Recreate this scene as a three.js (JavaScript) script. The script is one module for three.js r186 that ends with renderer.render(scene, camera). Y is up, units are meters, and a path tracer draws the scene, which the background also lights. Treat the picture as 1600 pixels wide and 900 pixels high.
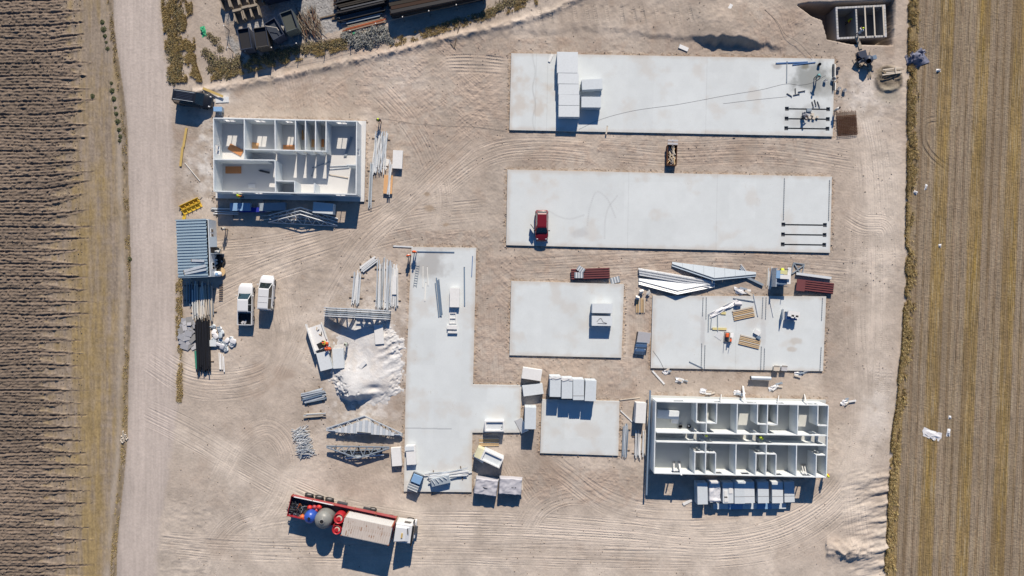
import * as THREE from 'three';
import { Sky } from 'three/addons/objects/Sky.js';
import { mergeGeometries } from 'three/addons/utils/BufferGeometryUtils.js';
import { ConvexGeometry } from 'three/addons/geometries/ConvexGeometry.js';
import { RoundedBoxGeometry } from 'three/addons/geometries/RoundedBoxGeometry.js';
import { MarchingCubes } from 'three/addons/objects/MarchingCubes.js';

// ---------- camera, sky, sun, exposure ----------
const scene = new THREE.Scene();
const CAM_H = 90, PPM = 12;                       // site plan: 12 plan units to the metre, drone at 90 m
const camera = new THREE.PerspectiveCamera(45.24, 16 / 9, 0.5, 3000);
camera.position.set(0, CAM_H, 0); camera.up.set(0, 0, -1); camera.lookAt(0, 0, 0); scene.add(camera);
const renderer = new THREE.WebGLRenderer({ antialias: true });
renderer.setSize(1024, 576); renderer.toneMapping = THREE.LinearToneMapping; renderer.toneMappingExposure = 1.4;
renderer.shadowMap.enabled = true;
const sunDir = new THREE.Vector3(0.147, 0.674, -1).normalize();
const sky = new Sky(); sky.name = 'sky'; sky.scale.setScalar(4000); sky.userData.kind = 'structure';
{ const u = sky.material.uniforms; u.sunPosition.value.copy(sunDir); u.turbidity.value = 1.8; u.rayleigh.value = 1.28; u.mieCoefficient.value = 0.002; u.mieDirectionalG.value = 0.8;
  if (u.cloudCoverage) u.cloudCoverage.value = 0; }
scene.add(sky); scene.environmentIntensity = 0.1;
const sun = new THREE.DirectionalLight(0xfff1de, 4.4); sun.name = 'sun';
sun.position.copy(sunDir).multiplyScalar(150); sun.castShadow = true;
{ const c = sun.shadow.camera; c.left = -90; c.right = 90; c.top = 70; c.bottom = -70; c.near = 10; c.far = 320; sun.shadow.mapSize.set(4096, 4096); }
scene.add(sun, sun.target);

// ---------- helpers ----------
let seed = 20240611;
const rnd = () => { seed = (seed * 1664525 + 1013904223) >>> 0; return seed / 4294967296; };
const rr = (a, b) => a + (b - a) * rnd(), pick = (a) => a[Math.floor(rnd() * a.length)];
const D = Math.PI / 180, clamp = (x, a = 0, b = 1) => Math.min(b, Math.max(a, x)), mix = (a, b, t) => a + (b - a) * t;
const sst = (a, b, x) => { const t = clamp((x - a) / (b - a)); return t * t * (3 - 2 * t); };
// plan position: where a point of height h stands that the survey shows at (px, py)
const at = (px, py, h = 0) => { const k = (CAM_H - h) / CAM_H / PPM; return [(px - 800) * k, (py - 450) * k]; };
const used = new Map();
const numbered = (n) => { const k = used.get(n) ?? 0; used.set(n, k + 1); return k ? n + '_' + String(k).padStart(3, '0') : n; };
const lin = (r, g, b) => new THREE.Color().setRGB(r, g, b);
function mat(r, g, b, rough = 0.8, extra = {}) { return new THREE.MeshStandardMaterial({ color: lin(r, g, b), roughness: rough, metalness: 0, side: THREE.DoubleSide, ...extra }); }
function thing(name, label, category, [x, z] = [0, 0], y = 0, turn = 0, group) {
  const o = new THREE.Group(); o.name = numbered(name); o.position.set(x, y, z); o.rotation.y = -turn * D; scene.add(o);
  o.userData = { label, category, kind: 'thing' }; if (group) o.userData.group = group; return o;
}
function part(name, geo, m, parent, p, r) {
  const o = new THREE.Mesh(geo, m); o.name = name; o.castShadow = o.receiveShadow = true;
  if (p) o.position.set(...p); if (r) o.rotation.set(...r); if (parent) parent.add(o); return o;
}
function solo(name, label, category, geo, m, p, group, kind) {
  const o = part(numbered(name), geo, m, scene, p); o.userData = { label, category }; if (group) o.userData.group = group; if (kind) o.userData.kind = kind; return o;
}
function structure(name, geo, m) { const o = part(name, geo, m, scene); o.userData.kind = 'structure'; return o; }
const boxes = new Map();
function bx(w, h, d) {                                            // box standing on y = 0, uv in metres, shared between alike pieces
  const key = [w, h, d].map((v) => v.toFixed(3)).join();
  if (boxes.has(key)) return boxes.get(key);
  const g = new THREE.BoxGeometry(w, h, d); g.translate(0, h / 2, 0); const u = g.attributes.uv, n = g.attributes.normal;
  for (let i = 0; i < u.count; i++) { const ax = Math.abs(n.getX(i)) > .5 ? [d, h] : Math.abs(n.getY(i)) > .5 ? [w, d] : [w, h]; u.setXY(i, u.getX(i) * ax[0], u.getY(i) * ax[1]); }
  boxes.set(key, g); return g;
}
const cyls = new Map();
function cyl(r, h, seg = 10, r2 = r) { const key = [r, h, seg, r2].join(); if (!cyls.has(key)) cyls.set(key, new THREE.CylinderGeometry(r2, r, h, seg).translate(0, h / 2, 0)); return cyls.get(key); }
// a straight member from a to b (local metres), box w x h or round
function member(name, a, b, w, h, m, parent, round) {
  const A = new THREE.Vector3(...a), B = new THREE.Vector3(...b), L = A.distanceTo(B);
  const g = round ? cyl(w, Math.round(L * 100) / 100, round) : bx(w, Math.round(L * 100) / 100, h);
  const o = part(name, g, m, parent); o.position.copy(A);
  const d = B.clone().sub(A).normalize();
  if (round) o.quaternion.setFromUnitVectors(new THREE.Vector3(0, 1, 0), d);
  else { const up = Math.abs(d.y) > .99 ? new THREE.Vector3(0, 0, 1) : new THREE.Vector3(0, 1, 0); const X = new THREE.Vector3().crossVectors(d, up).normalize(), Z = new THREE.Vector3().crossVectors(X, d); o.quaternion.setFromRotationMatrix(new THREE.Matrix4().makeBasis(X, d, Z)); }
  return o;
}
function bake(g, p, r, s) { const q = g.clone(); const m = new THREE.Matrix4().compose(new THREE.Vector3(...(p ?? [0, 0, 0])), new THREE.Quaternion().setFromEuler(new THREE.Euler(...(r ?? [0, 0, 0]))), new THREE.Vector3(...(s ?? [1, 1, 1]))); q.applyMatrix4(m); return q; }
const join = (gs) => mergeGeometries(gs.map((g) => { const q = g.index ? g.toNonIndexed() : g.clone(); for (const k of Object.keys(q.attributes)) if (!['position', 'normal', 'uv'].includes(k)) q.deleteAttribute(k); if (!q.attributes.uv) q.setAttribute('uv', new THREE.BufferAttribute(new Float32Array(q.attributes.position.count * 2), 2)); return q; }));

// ---------- noise ----------
const NT = new Float32Array(65536); for (let i = 0; i < 65536; i++) NT[i] = rnd();
function vn(x, y) { const xi = Math.floor(x), yi = Math.floor(y), fx = x - xi, fy = y - yi, u = fx * fx * (3 - 2 * fx), v = fy * fy * (3 - 2 * fy);
  const a = (xi & 255), b = (xi + 1 & 255), c = (yi & 255) << 8, d = (yi + 1 & 255) << 8;
  const p = NT[c | a], q = NT[c | b], r = NT[d | a], s = NT[d | b]; return p + (q - p) * u + (r - p + (p - q - r + s) * u) * v; }
const fbm = (x, y, o = 4) => { let s = 0, a = .5, t = 0; for (let i = 0; i < o; i++) { s += a * vn(x, y); t += a; a *= .5; x = x * 2.03 + 17.3; y = y * 2.03 + 9.1; } return s / t; };
const toS = (c) => { c = clamp(c); return 255 * (c <= .0031308 ? 12.92 * c : 1.055 * Math.pow(c, 1 / 2.4) - .055); };
function texture(w, h, f, { srgb = true, repeat } = {}) {          // f(x, y) -> linear [r, g, b]
  const d = new Uint8Array(w * h * 4);
  for (let y = 0; y < h; y++) for (let x = 0; x < w; x++) { const c = f(x, y), i = (y * w + x) * 4; for (let k = 0; k < 3; k++) d[i + k] = srgb ? toS(c[k]) : 255 * clamp(c[k]); d[i + 3] = 255; }
  const t = new THREE.DataTexture(d, w, h); t.magFilter = THREE.LinearFilter; t.minFilter = THREE.LinearMipmapLinearFilter; t.generateMipmaps = true; if (srgb) t.colorSpace = THREE.SRGBColorSpace;
  if (repeat) { t.wrapS = t.wrapT = THREE.RepeatWrapping; t.repeat.set(...repeat); } t.needsUpdate = true; return t;
}
function polyline(pts, n) { const c = new THREE.CatmullRomCurve3(pts.map(([x, y]) => new THREE.Vector3(x, 0, y)), false, 'centripetal'); return c.getSpacedPoints(n ?? Math.max(4, Math.round(c.getLength()))).map((p) => [p.x, p.z]); }
const inside = (poly, x, y) => { let c = false; for (let i = 0, j = poly.length - 1; i < poly.length; j = i++) { const [xi, yi] = poly[i], [xj, yj] = poly[j]; if ((yi > y) !== (yj > y) && x < (xj - xi) * (y - yi) / (yj - yi) + xi) c = !c; } return c; };
function ramp(knots) { return (v) => { if (v <= knots[0][0]) return knots[0][1]; for (let i = 1; i < knots.length; i++) if (v <= knots[i][0]) { const [a, p] = knots[i - 1], [b, q] = knots[i], t = (v - a) / (b - a); return mix(p, q, t * t * (3 - 2 * t)); } return knots[knots.length - 1][1]; }; }
const segDist = (x, y, pts) => { let best = 1e9, bs = 0, side = 0, run = 0; for (let i = 1; i < pts.length; i++) { const [ax, ay] = pts[i - 1], [bx2, by] = pts[i], dx = bx2 - ax, dy = by - ay, l2 = dx * dx + dy * dy, t = clamp(((x - ax) * dx + (y - ay) * dy) / l2), ex = x - ax - t * dx, ey = y - ay - t * dy, d = Math.hypot(ex, ey); if (d < best) { best = d; bs = run + t; side = dx * ey - dy * ex; } run += 1; } return [best, bs / (pts.length - 1), side]; };

// ---------- ground: one height and colour survey, cut into field, road, site and stubble ----------
const GX = 160, GY = 120, GW = 1920, GH = 1140;                    // survey grid, one cell per plan unit
const HT = new Float32Array(GW * GH), DT = new Float32Array(GW * GH), CO = new Float32Array(GW * GH * 3);
const roadL = ramp([[-120, 168], [0, 177], [225, 200], [450, 205], [650, 200], [900, 182], [1020, 172]]);
const roadR = ramp([[-120, 250], [0, 254], [90, 260], [135, 271], [450, 277], [620, 278], [900, 246], [1020, 240]]);
const stubL = ramp([[-120, 1422], [0, 1420], [225, 1418], [450, 1415], [520, 1411], [600, 1404], [700, 1393], [800, 1388], [900, 1383], [1020, 1378]]);
const slabs = {
  north: [[799, 83], [1304, 92], [1301, 213], [796, 203]], car: [[793, 265], [1300, 276], [1297, 395], [791, 383]],
  ell: [[643, 386], [744, 387], [739, 601], [815, 602], [812, 676], [738, 676], [737, 769], [631, 768], [634, 600]],
  square: [[799, 439], [975, 444], [971, 559], [796, 555]], east: [[1020, 462], [1291, 463], [1286, 580], [1017, 575]],
  small: [[847, 624], [968, 627], [966, 712], [844, 708]], wingA: [[334, 184], [571, 190], [568, 314], [336, 309]], wingB: [[1017, 617], [1290, 624], [1287, 745], [1014, 738]],
};
const yard = [[352, -130], [352, 60], [372, 92], [432, 76], [520, 50], [606, 26], [760, 2], [800, -130]];
const pit = [[1243, 7], [1268, 26], [1284, 32], [1292, 62], [1330, 70], [1396, 72], [1399, 30], [1400, -3], [1386, -1], [1300, 2], [1262, 3]];
const dust = [[322, 245, 26, 58, 1], [345, 152, 22, 10, .8], [570, 540, 60, 75, 1], [560, 640, 50, 40, .9], [300, 258, 12, 40, .6], [445, 120, 80, 22, .35], [625, 120, 60, 35, .35], [1345, 150, 40, 40, .4], [1370, 640, 25, 60, .3]];
const haul = [[225, 660], [330, 700], [430, 745], [540, 800], [660, 822], [900, 834], [1120, 846], [1230, 826], [1310, 772], [1348, 690], [1366, 560], [1372, 420], [1365, 250], [1350, 170]];
const berm2 = [[300, 145], [380, 132], [460, 116], [540, 98], [620, 80], [700, 60], [780, 42], [860, 20], [920, -10]];
const zones = [[768, 495, 32, 120], [880, 418, 140, 22], [870, 590, 160, 32], [1000, 520, 20, 70], [1100, 418, 200, 18], [700, 372, 90, 14], [780, 75, 400, 16], [1210, 55, 60, 50], [720, 165, 70, 60], [560, 130, 160, 45], [640, 210, 60, 60], [1060, 240, 250, 22], [920, 760, 110, 30]];
const bankLine = polyline([[640, 84], [720, 72], [820, 54], [940, 50], [1050, 62], [1120, 70], [1180, 74], [1236, 82]], 60);
for (let j = 0; j < GH; j++) for (let i = 0; i < GW; i++) {
  const x = i - GX, y = j - GY, k = j * GW + i; let h = 0, d = 0, r, g, b;
  const n1 = fbm(x / 70, y / 70, 4), n2 = fbm(x / 9 + 40, y / 9, 3), n3 = vn(x / 1.7, y / 1.7), n4 = fbm(x / 25 + 9, y / 25 + 70, 3), rl = roadL(y), rr2 = roadR(y), sl = stubL(y) + (vn(y / 9, 3) - .5) * 7;
  if (x < rl) {                                                     // ploughed field, straw verge, ditch
    const row = y + 1.6 * (vn(x / 60, y / 35) - .5) * 2 + (y < 400 ? (x > 75 ? (x - 75) * .12 * (vn(3, y / 60) - .3) * 3 : 0) : 0);
    const per = 19.6, ph = row / per, f = ph - Math.floor(ph), id = Math.floor(ph);
    const end = mix(128, 156, vn(id * 7.3, 5)) - mix(34, 82, sst(150, 420, y)) * Math.pow(clamp(Math.min(Math.abs(f - .1), Math.abs(f - 1.1)) * 2), .75) + (vn(x / 6, y / 3) - .5) * 18 - (y < 230 ? 6 : 0);
    const plough = sst(5, -10, x - end), clod = fbm(x / 3.4, y / 2.3, 3), lump = fbm(x / 7, y / 4.2 + 30, 2);
    const small = Math.sin((row * 2 * Math.PI) / 4.9 + 2 * vn(x / 40, y / 10));
    const deep = Math.exp(-Math.pow((f - .1) / .07, 2)) * (.5 + vn(id * 3.1, x / 120));
    h = plough * (.09 + .05 * (lump - .5) * 2 + .19 * (clod - .5) * 2 + .05 * small - .11 * deep + .06 * Math.exp(-Math.pow((f - .96) / .06, 2)));
    d = plough * (.05 * (n3 - .5)) + (1 - plough) * .04 * (vn(x / 1.3, y / 5) - .5);
    const damp = fbm(x / 130, y / 130, 3) - .5, s = .93 + .32 * (clod - .5) + .5 * damp + .22 * (n3 - .5) + .3 * (vn(x / 90, row / 6.5) - .5);
    const pr = .176 * s, pg = .137 * s, pb = .106 * s;
    const gold = clamp(.18 + .62 * sst(180, 420, y) * sst(100, 130, x) * (1 - .7 * sst(155, 172, x)) + 1.3 * (fbm(x / 9, y / 55, 3) - .5) + .5 * (vn(x / 3, y / 40) - .5) + .35 * (vn(x / 12, y / 5) - .5));
    const t = .9 + .3 * (n3 - .5) + .25 * (n2 - .5) + .3 * (vn(x / 2.1, y / 30) - .5);
    let vr = mix(.285, .300, gold) * t, vg = mix(.232, .222, gold) * t, vb = mix(.182, .108, gold) * t;
    const path = Math.exp(-Math.pow((x - rl + 14) / 5, 2)) * (.5 + .8 * vn(3, y / 30)) * (y > 200 ? 1 : .4); vr = mix(vr, .36, path * .7); vg = mix(vg, .31, path * .7); vb = mix(vb, .26, path * .7);
    const ditch = Math.exp(-Math.pow((x - rl + 5) / 3.4, 2)) * sst(.3, .6, fbm(x / 5, y / 11, 3)); vr = mix(vr, .13, ditch * .6); vg = mix(vg, .105, ditch * .6); vb = mix(vb, .07, ditch * .6);
    r = mix(vr, pr, plough); g = mix(vg, pg, plough); b = mix(vb, pb, plough);
    h += (1 - plough) * (.03 * (n2 - .5)) - .07 * ditch; h *= sst(0, 6, rl - x + 2);
  } else if (x < sl) {                                              // road and building site
    const rd = sst(3, -8, x - rr2 + 10 * (n2 - .5)) * 1;
    const lane = Math.exp(-Math.pow((x - mix(rl, rr2, .34)) / 9, 2)) + Math.exp(-Math.pow((x - mix(rl, rr2, .72)) / 9, 2));
    const t1 = .95 + .16 * (n3 - .5) + .16 * (vn(x / 2.4, y / 40) - .5) + .2 * (n1 - .5) + .05 * lane + .1 * (n2 - .5), edge = Math.exp(-(x - rl) / 5) * .25;
    const R = [.462 * t1 * (1 - edge), .404 * t1 * (1 - edge), .366 * t1 * (1 - edge * 1.05)];
    let w = 0; for (const [a, c, p, q, e] of dust) w = Math.max(w, e * Math.exp(-Math.pow((x - a) / p, 2) - Math.pow((y - c) / q, 2))); w *= sst(.3, .62, n2 * .5 + n4 * .5);
    const pale = clamp(sst(.42, .68, n1) * .5 + .25 * sst(1300, 1370, x) * sst(180, 300, y) + .35 * sst(760, 800, y + 30 * (n4 - .5)) + .3 * sst(868, 890, y + 20 * (n4 - .5)) + .3 * sst(300, 420, y) * sst(600, 400, x) + .6 * Math.exp(-Math.pow(segDist(x, y, haul)[0] / 30, 2)) * (.6 + .6 * n4));
    const t2 = .95 + .20 * (n2 - .5) + .16 * (n3 - .5) + .34 * (n4 - .5) + .25 * (fbm(x / 160 + 3, y / 160, 2) - .5);
    let sr = mix(mix(.395, .525, pale), .68, w * .9) * t2, sg = mix(mix(.333, .462, pale), .67, w * .9) * t2, sb = mix(mix(.280, .400, pale), .655, w * .9) * t2;
    const brown = sst(.58, .8, fbm(x / 34 + 90, y / 34 + 33, 4)) * (1 - pale) * .6; sr = mix(sr, .30, brown); sg = mix(sg, .23, brown); sb = mix(sb, .18, brown);
    const rough = Math.max(...zones.map(([a, c, p2, q2]) => sst(1.15, .75, Math.max(Math.abs(x - a) / p2, Math.abs(y - c) / q2) + .5 * (n4 - .5)))) * sst(.38, .6, n2 * .6 + n4 * .4); sr = mix(sr, .335 * t2, rough * .6); sg = mix(sg, .262 * t2, rough * .6); sb = mix(sb, .212 * t2, rough * .6);
    h = .11 * rough * (fbm(x / 5, y / 5, 3) - .4) + .05 * (n4 - .5) + .022 * (n2 - .5) * 2 * (.5 + n1); d = (.018 * (n3 - .5) + .032 * (fbm(x / 4, y / 4, 2) - .5) * (.3 + 1.3 * sst(.35, .65, n1))) * (1 - .5 * pale);
    { let sk = 0; for (let k = 0; k < 4; k++) { const m = sst(.47, .6, fbm(x / 55 + k * 31.7, y / 55 + k * 7.1, 2)); if (m > 0) { const c = Math.cos([-.6, .75, .12, 1.4][k]), q = Math.sin([-.6, .75, .12, 1.4][k]); sk += m * (vn((x * c + y * q) / 15 + k * 9, (y * c - x * q) / 1.55) - .5); } } sk *= (1 - rd) * (1 - .6 * pale) * (.3 + rough); d += .034 * sk; const f = 1 + .07 * sk; sr *= f; sg *= f; sb *= f; }
    if (y < 250 && x > 560 || (y > 400 && y < 460)) h += .07 * (fbm(x / 12 + 5, y / 7, 3) - .5) * sst(280, 200, y > 300 ? 200 : y);
    r = mix(sr, R[0], rd); g = mix(sg, R[1], rd); b = mix(sb, R[2], rd); h *= 1 - rd * .8; d *= 1 - rd * .5;
    const berm = Math.exp(-Math.pow((x - rr2 - 5) / 6, 2)) * (y < 130 || (y > 430 && y < 625) ? 1 : 0) * sst(.4, .6, n2); r = mix(r, .2, berm * .6); g = mix(g, .16, berm * .6); b = mix(b, .1, berm * .6);
    if (y < 165 && x > 300 && x < 930) { const [bd] = segDist(x, y, berm2), q = Math.exp(-Math.pow((bd + 5 * (n2 - .5)) / 6, 2)); h += q * (.28 + .5 * (n2 - .5)); const f = 1 + .12 * q * (n4 > .45 ? 1 : -.5); r *= f; g *= f; b *= f; }
    if (y < 110 && x > 620) {                                       // spoil terrace with a steep south face
      const by = ramp([[640, 84], [720, 72], [820, 54], [940, 50], [1050, 62], [1120, 70], [1180, 74], [1236, 82]])(x) + 6 * (vn(x / 9, 7) - .5), top = ramp([[640, 0], [800, .1], [950, .1], [1070, .22], [1118, 1.1], [1160, 1.05], [1195, .4], [1240, 0]])(x);
      h += top * sst(by + 2, by - 8 - 3 * top, y) * (1 - .3 * sst(40, 0, y)) + .12 * top * (fbm(x / 8, y / 8, 3) - .5); if (y < by && y > by - 40) h += .05 * Math.sin(x / 2.6 + 3 * n4) * sst(by, by - 14, y) * (x < 1070 ? 1 : 0);
    }
    if (inside(yard, x + 8 * (n2 - .5), y + 8 * (n2 - .5))) { const t = .85 + .5 * (n3 - .5) + .4 * (n2 - .5); const gr = sst(.35, .55, n4 + (x > 430 ? .15 : 0)); r = mix(r * .8, .33 * t, gr); g = mix(g * .8, .325 * t, gr); b = mix(b * .8, .32 * t, gr); d += .05 * (n3 - .5); }
    if (x > 1230 && x < 1410 && y < 90) { let near = 1e3; if (inside(pit, x + 4 * (n2 - .5), y + 4 * (n2 - .5))) { near = Math.min(segDist(x, y, pit)[0], segDist(x, y, [pit[pit.length - 1], pit[0]])[0]); h = -3.0 * sst(0, 9, near) + .1 * (n2 - .5); const q = sst(0, 4, near); r = mix(r, .27, q); g = mix(g, .215, q); b = mix(b, .17, q); } }
    for (const [a, c, e] of [[1388, 128, 22]]) { const q = Math.hypot((x - a) / 1.05, y - c + 4) + 5 * (n2 - .5); const m = sst(e + 3, e - 4, q); r = mix(r, .155 + .1 * (n3 - .5), m * .95); g = mix(g, .128 + .08 * (n3 - .5), m * .95); b = mix(b, .095 + .07 * (n3 - .5), m * .95); h += m * (.25 * Math.exp(-Math.pow((q - e + 4) / 5, 2)) - .05 + .4 * (n2 - .5)); }
    { const m = sst(22, 6, Math.hypot((x - 1390) / 1.3, y - 148) + 6 * (n2 - .5)); r = mix(r, .27, m * .7); g = mix(g, .245, m * .7); b = mix(b, .20, m * .7); }
    if (x > 1290 && y > 720) { const m = sst(1300, 1350, x) * sst(720, 760, y); h += m * .2 * (fbm(x / 26, (y + x * .25) / 6.5, 3) - .5) * 2 + .22 * m * Math.max(0, Math.sin((y + .2 * x + 8 * n2) / 3.6)) * sst(1345, 1375, x); const q = Math.hypot((x - 1325) / 46, (y - 858) / 17); h += .8 * Math.exp(-q * q * 1.6) * (1 + 1.2 * (n2 - .5)); }
    if (x < 330 && y > 780 && x > rr2 + 4) h += .1 * (fbm(x / 10, y / 5, 3) - .5);
    for (const [cx, cy, a] of [[667, 303, 7], [672, 325, 11], [697, 351, 7]]) { const m = sst(a, a * .3, Math.hypot(x - cx, (y - cy) * 1.6) + 6 * (n2 - .5)); r = mix(r, .26, m * .55); g = mix(g, .18, m * .55); b = mix(b, .11, m * .55); }
  } else {                                                          // stubble field, rows run down the slope
    const t = x + .041 * y, e = x - sl, ph = ((t - 1437) % 56 + 56) % 56, gold = Math.exp(-Math.pow((ph - 46) / 12, 4)) * (.55 + .7 * fbm(t / 5, y / 60, 3)) + .3 * sst(.5, .75, fbm(t / 5, y / 110, 3));
    const rowN = .55 * vn(t / 1.25, y / 16) + .45 * (.5 + .5 * Math.sin(t * 2.05 + 3 * vn(t / 30, y / 200))), row2 = vn(t / 3.3 + 50, y / 120), s = .9 + .95 * (rowN - .5) + .3 * (row2 - .5) + .3 * (n3 - .5) + .25 * (n1 - .5);
    r = mix(.218, .246, gold) * s; g = mix(.163, .172, gold) * s; b = mix(.110, .066, gold) * s; { const li = sst(.62, .9, vn(t / .9 + 31, y / 45)) * .5; r = mix(r, .36, li); g = mix(g, .30, li); b = mix(b, .21, li); }
    const drk = sst(.5, .72, fbm(t / 9 + 7, y / 140, 3)) * .5; r = mix(r, .15, drk); g = mix(g, .105, drk); b = mix(b, .06, drk);
    for (const c of [5, 18, 30]) { const q = Math.abs(ph - c); if (q < 4) { const tr = .5 + .5 * Math.sin((y + q * 1.4) * 2.1); r = mix(r, .36, .45 * tr); g = mix(g, .31, .45 * tr); b = mix(b, .24, .45 * tr); d -= .035 * (1 - tr); h -= .02; } }
    d += .09 * (rowN - .5) + .05 * (n3 - .5); h += .05 * (row2 - .5) * sst(0, 6, e) + .03 * (n2 - .5);
    const w = sst(20, 3, e + 14 * (n2 - .5)); r = mix(r, .24 + .16 * (n2 - .5), w * .75); g = mix(g, .18 + .12 * (n2 - .5), w * .75); b = mix(b, .095, w * .75); h += .16 * w * (n2 - .35) * sst(0, 5, e);
  }
  HT[k] = h; DT[k] = d; CO[k * 3] = r; CO[k * 3 + 1] = g; CO[k * 3 + 2] = b;
}
const PT = new Float32Array(GW * GH); for (let j = 0; j < GH; j++) for (let i = 0; i < GW; i++) PT[j * GW + i] = .25 + .75 * sst(.36, .58, fbm(i / 26 + 70, j / 26 + 11, 3));
// wheel tracks: pressed grooves with tread blocks
function track(pts, { w = 5, depth = .05, tread = .05, off = [0], pale = .03, per = 3.6, strength = .85 } = {}) {
  const P = polyline(pts, undefined); const n = P.length;
  for (const o of off) { const wob = rnd() * 50;
    for (let s = 0; s < (n - 1) * 3; s++) { const i = Math.floor(s / 3), f = s / 3 - i, [ax, ay] = P[i], [bx2, by] = P[i + 1]; const dx = bx2 - ax, dy = by - ay, l = Math.hypot(dx, dy) || 1, cx = ax + dx * f, cy = ay + dy * f, dist = (i + f) * l;
      const fade = sst(0, 25, dist) * sst(0, 25, (n - 1) * l - dist) * strength * (.45 + .75 * vn(dist / 30, wob)), lat0 = o + 1.5 * (vn(dist / 45, wob + 9) - .5);
      for (let q = -w / 2 - 1.5; q <= w / 2 + 1.5; q += .5) { const X = Math.round(cx - dy / l * (q + lat0)) + GX, Y = Math.round(cy + dx / l * (q + lat0)) + GY; if (X < 0 || Y < 0 || X >= GW || Y >= GH) continue; const k = Y * GW + X, pt = PT[k] * fade;
        const a = Math.abs(q) / (w / 2), v = a > 1 ? .045 * (1 - (a - 1) * w / 3) : -depth + tread * (Math.sin((dist + Math.abs(q) * .9) * 2 * Math.PI / per) > 0 ? .5 : -.5);
        DT[k] = mix(DT[k], v, pt * .55); const c = 1 + 2 * pale * pt * .5 * (a > 1 ? .4 : 1); for (let m = 0; m < 3; m++) if (CO[k * 3] < .56) CO[k * 3 + m] *= c; } } }
}
const routes = [
  [[[640, 826], [800, 828], [980, 838], [1120, 850], [1230, 828], [1310, 772], [1348, 690], [1366, 560], [1370, 420], [1362, 250], [1350, 180]], 13, 22, .62],
  [[[225, 640], [300, 680], [380, 728], [470, 775], [560, 806], [670, 822]], 8, 16, .5], [[[320, 910], [335, 862], [370, 822], [440, 802], [540, 806], [660, 824]], 6, 14, .5], [[[240, 850], [360, 862], [520, 866], [700, 868], [900, 872], [1100, 876]], 6, 10, .45],
  [[[230, 560], [300, 600], [380, 602], [430, 575], [450, 520], [445, 450], [430, 400]], 8, 18, .4], [[[420, 660], [432, 600], [444, 530], [438, 450], [470, 380]], 6, 16, .45], [[[340, 760], [380, 690], [420, 672], [450, 705], [440, 770], [400, 830]], 5, 16, .25],
  [[[290, 400], [420, 385], [560, 352], [660, 310], [760, 240], [840, 228], [930, 234]], 9, 15, .5], [[[930, 232], [1060, 242], [1200, 238], [1340, 256]], 3, 10, .3], [[[300, 470], [400, 420], [540, 372], [640, 345], [760, 330]], 6, 18, .4], [[[585, 130], [640, 190], [672, 250], [690, 310], [680, 370]], 4, 14, .55], [[[740, 215], [690, 260], [640, 310], [560, 380], [500, 480], [440, 600]], 5, 18, .4],
  [[[1000, 800], [950, 778], [890, 770], [840, 790], [815, 830]], 5, 14, .45], [[[1160, 800], [1060, 806], [960, 790], [880, 740], [860, 722]], 5, 14, .4], [[[1345, 880], [1335, 760], [1340, 640], [1335, 480], [1345, 300]], 5, 14, .5], [[[765, 380], [768, 480], [775, 600], [790, 720], [830, 790]], 3, 12, .35], [[[985, 420], [988, 500], [990, 600], [975, 740]], 2, 8, .3], [[[800, 425], [950, 415], [1120, 405], [1330, 420]], 4, 6, .35], [[[1320, 330], [1350, 346], [1385, 352], [1396, 400]], 4, 12, .5],
];
for (const [pts, n, spread, st] of routes) for (let i = 0; i < n * 1.5; i++) { const o = (rnd() + rnd() + rnd() - 1.5) * spread, sk = rr(-.3, .3), lat = pts.map(([x, y], k) => { const a = pts[Math.max(0, k - 1)], b = pts[Math.min(pts.length - 1, k + 1)], l = Math.hypot(b[0] - a[0], b[1] - a[1]), q = o * (1 + sk * k / pts.length) + rr(-3, 3); return [x - (b[1] - a[1]) / l * q, y + (b[0] - a[0]) / l * q]; }); const g = rr(8.5, 11), lorry = rnd() < .35; track(lat, { off: lorry ? [-g - 1.4, -g + 1.6, g - 1.6, g + 1.4] : [-g * .85, g * .85], w: lorry ? 2.6 : rr(2.2, 3.4), depth: rr(.02, .04), tread: rr(.02, .05), per: rr(2.2, 3.4), pale: rr(-.012, .03), strength: st * rr(.35, 1.05) }); }
for (let i = 0; i < 6; i++) track([[690, 88 + i * 5], [740, 86 + i * 5.4], [795, 92 + i * 5]], { w: 3, tread: .05, depth: .05, pale: .0, strength: .7 });
for (let i = 0; i < 14; i++) { const x = 840 + i * 18 + rr(-4, 4); track([[x, 0], [x + 4, 25], [x + 8, 46]], { w: 4, tread: .06, pale: .0, strength: .55 }); }
track([[1470, 210], [1450, 215], [1447, 240], [1460, 262], [1490, 285]].map(([x, y]) => [x, y - 20]), { w: 3, depth: .08, tread: .02, pale: -.05, off: [0, 8] });
for (const key of Object.keys(slabs)) {                             // level the soil where concrete lies on it
  const p = slabs[key], xs = p.map((q) => q[0]), ys = p.map((q) => q[1]);
  for (let y = Math.min(...ys) - 8; y <= Math.max(...ys) + 8; y++) for (let x = Math.min(...xs) - 8; x <= Math.max(...xs) + 8; x++) { const i = (Math.round(y) + GY) * GW + Math.round(x) + GX; const q = inside(p, x, y) ? 0 : sst(0, 8, Math.min(segDist(x, y, p)[0], segDist(x, y, [p[p.length - 1], p[0]])[0])); HT[i] = HT[i] * q; if (q > 0 && q < .8 && vn(x / 5, y / 5) > .45) { for (let m = 0; m < 3; m++) CO[i * 3 + m] *= 1 - [.16, .22, .28][m] * (1 - q); DT[i] += .08 * (vn(x / 2, y / 2) - .5); } }
}
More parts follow.
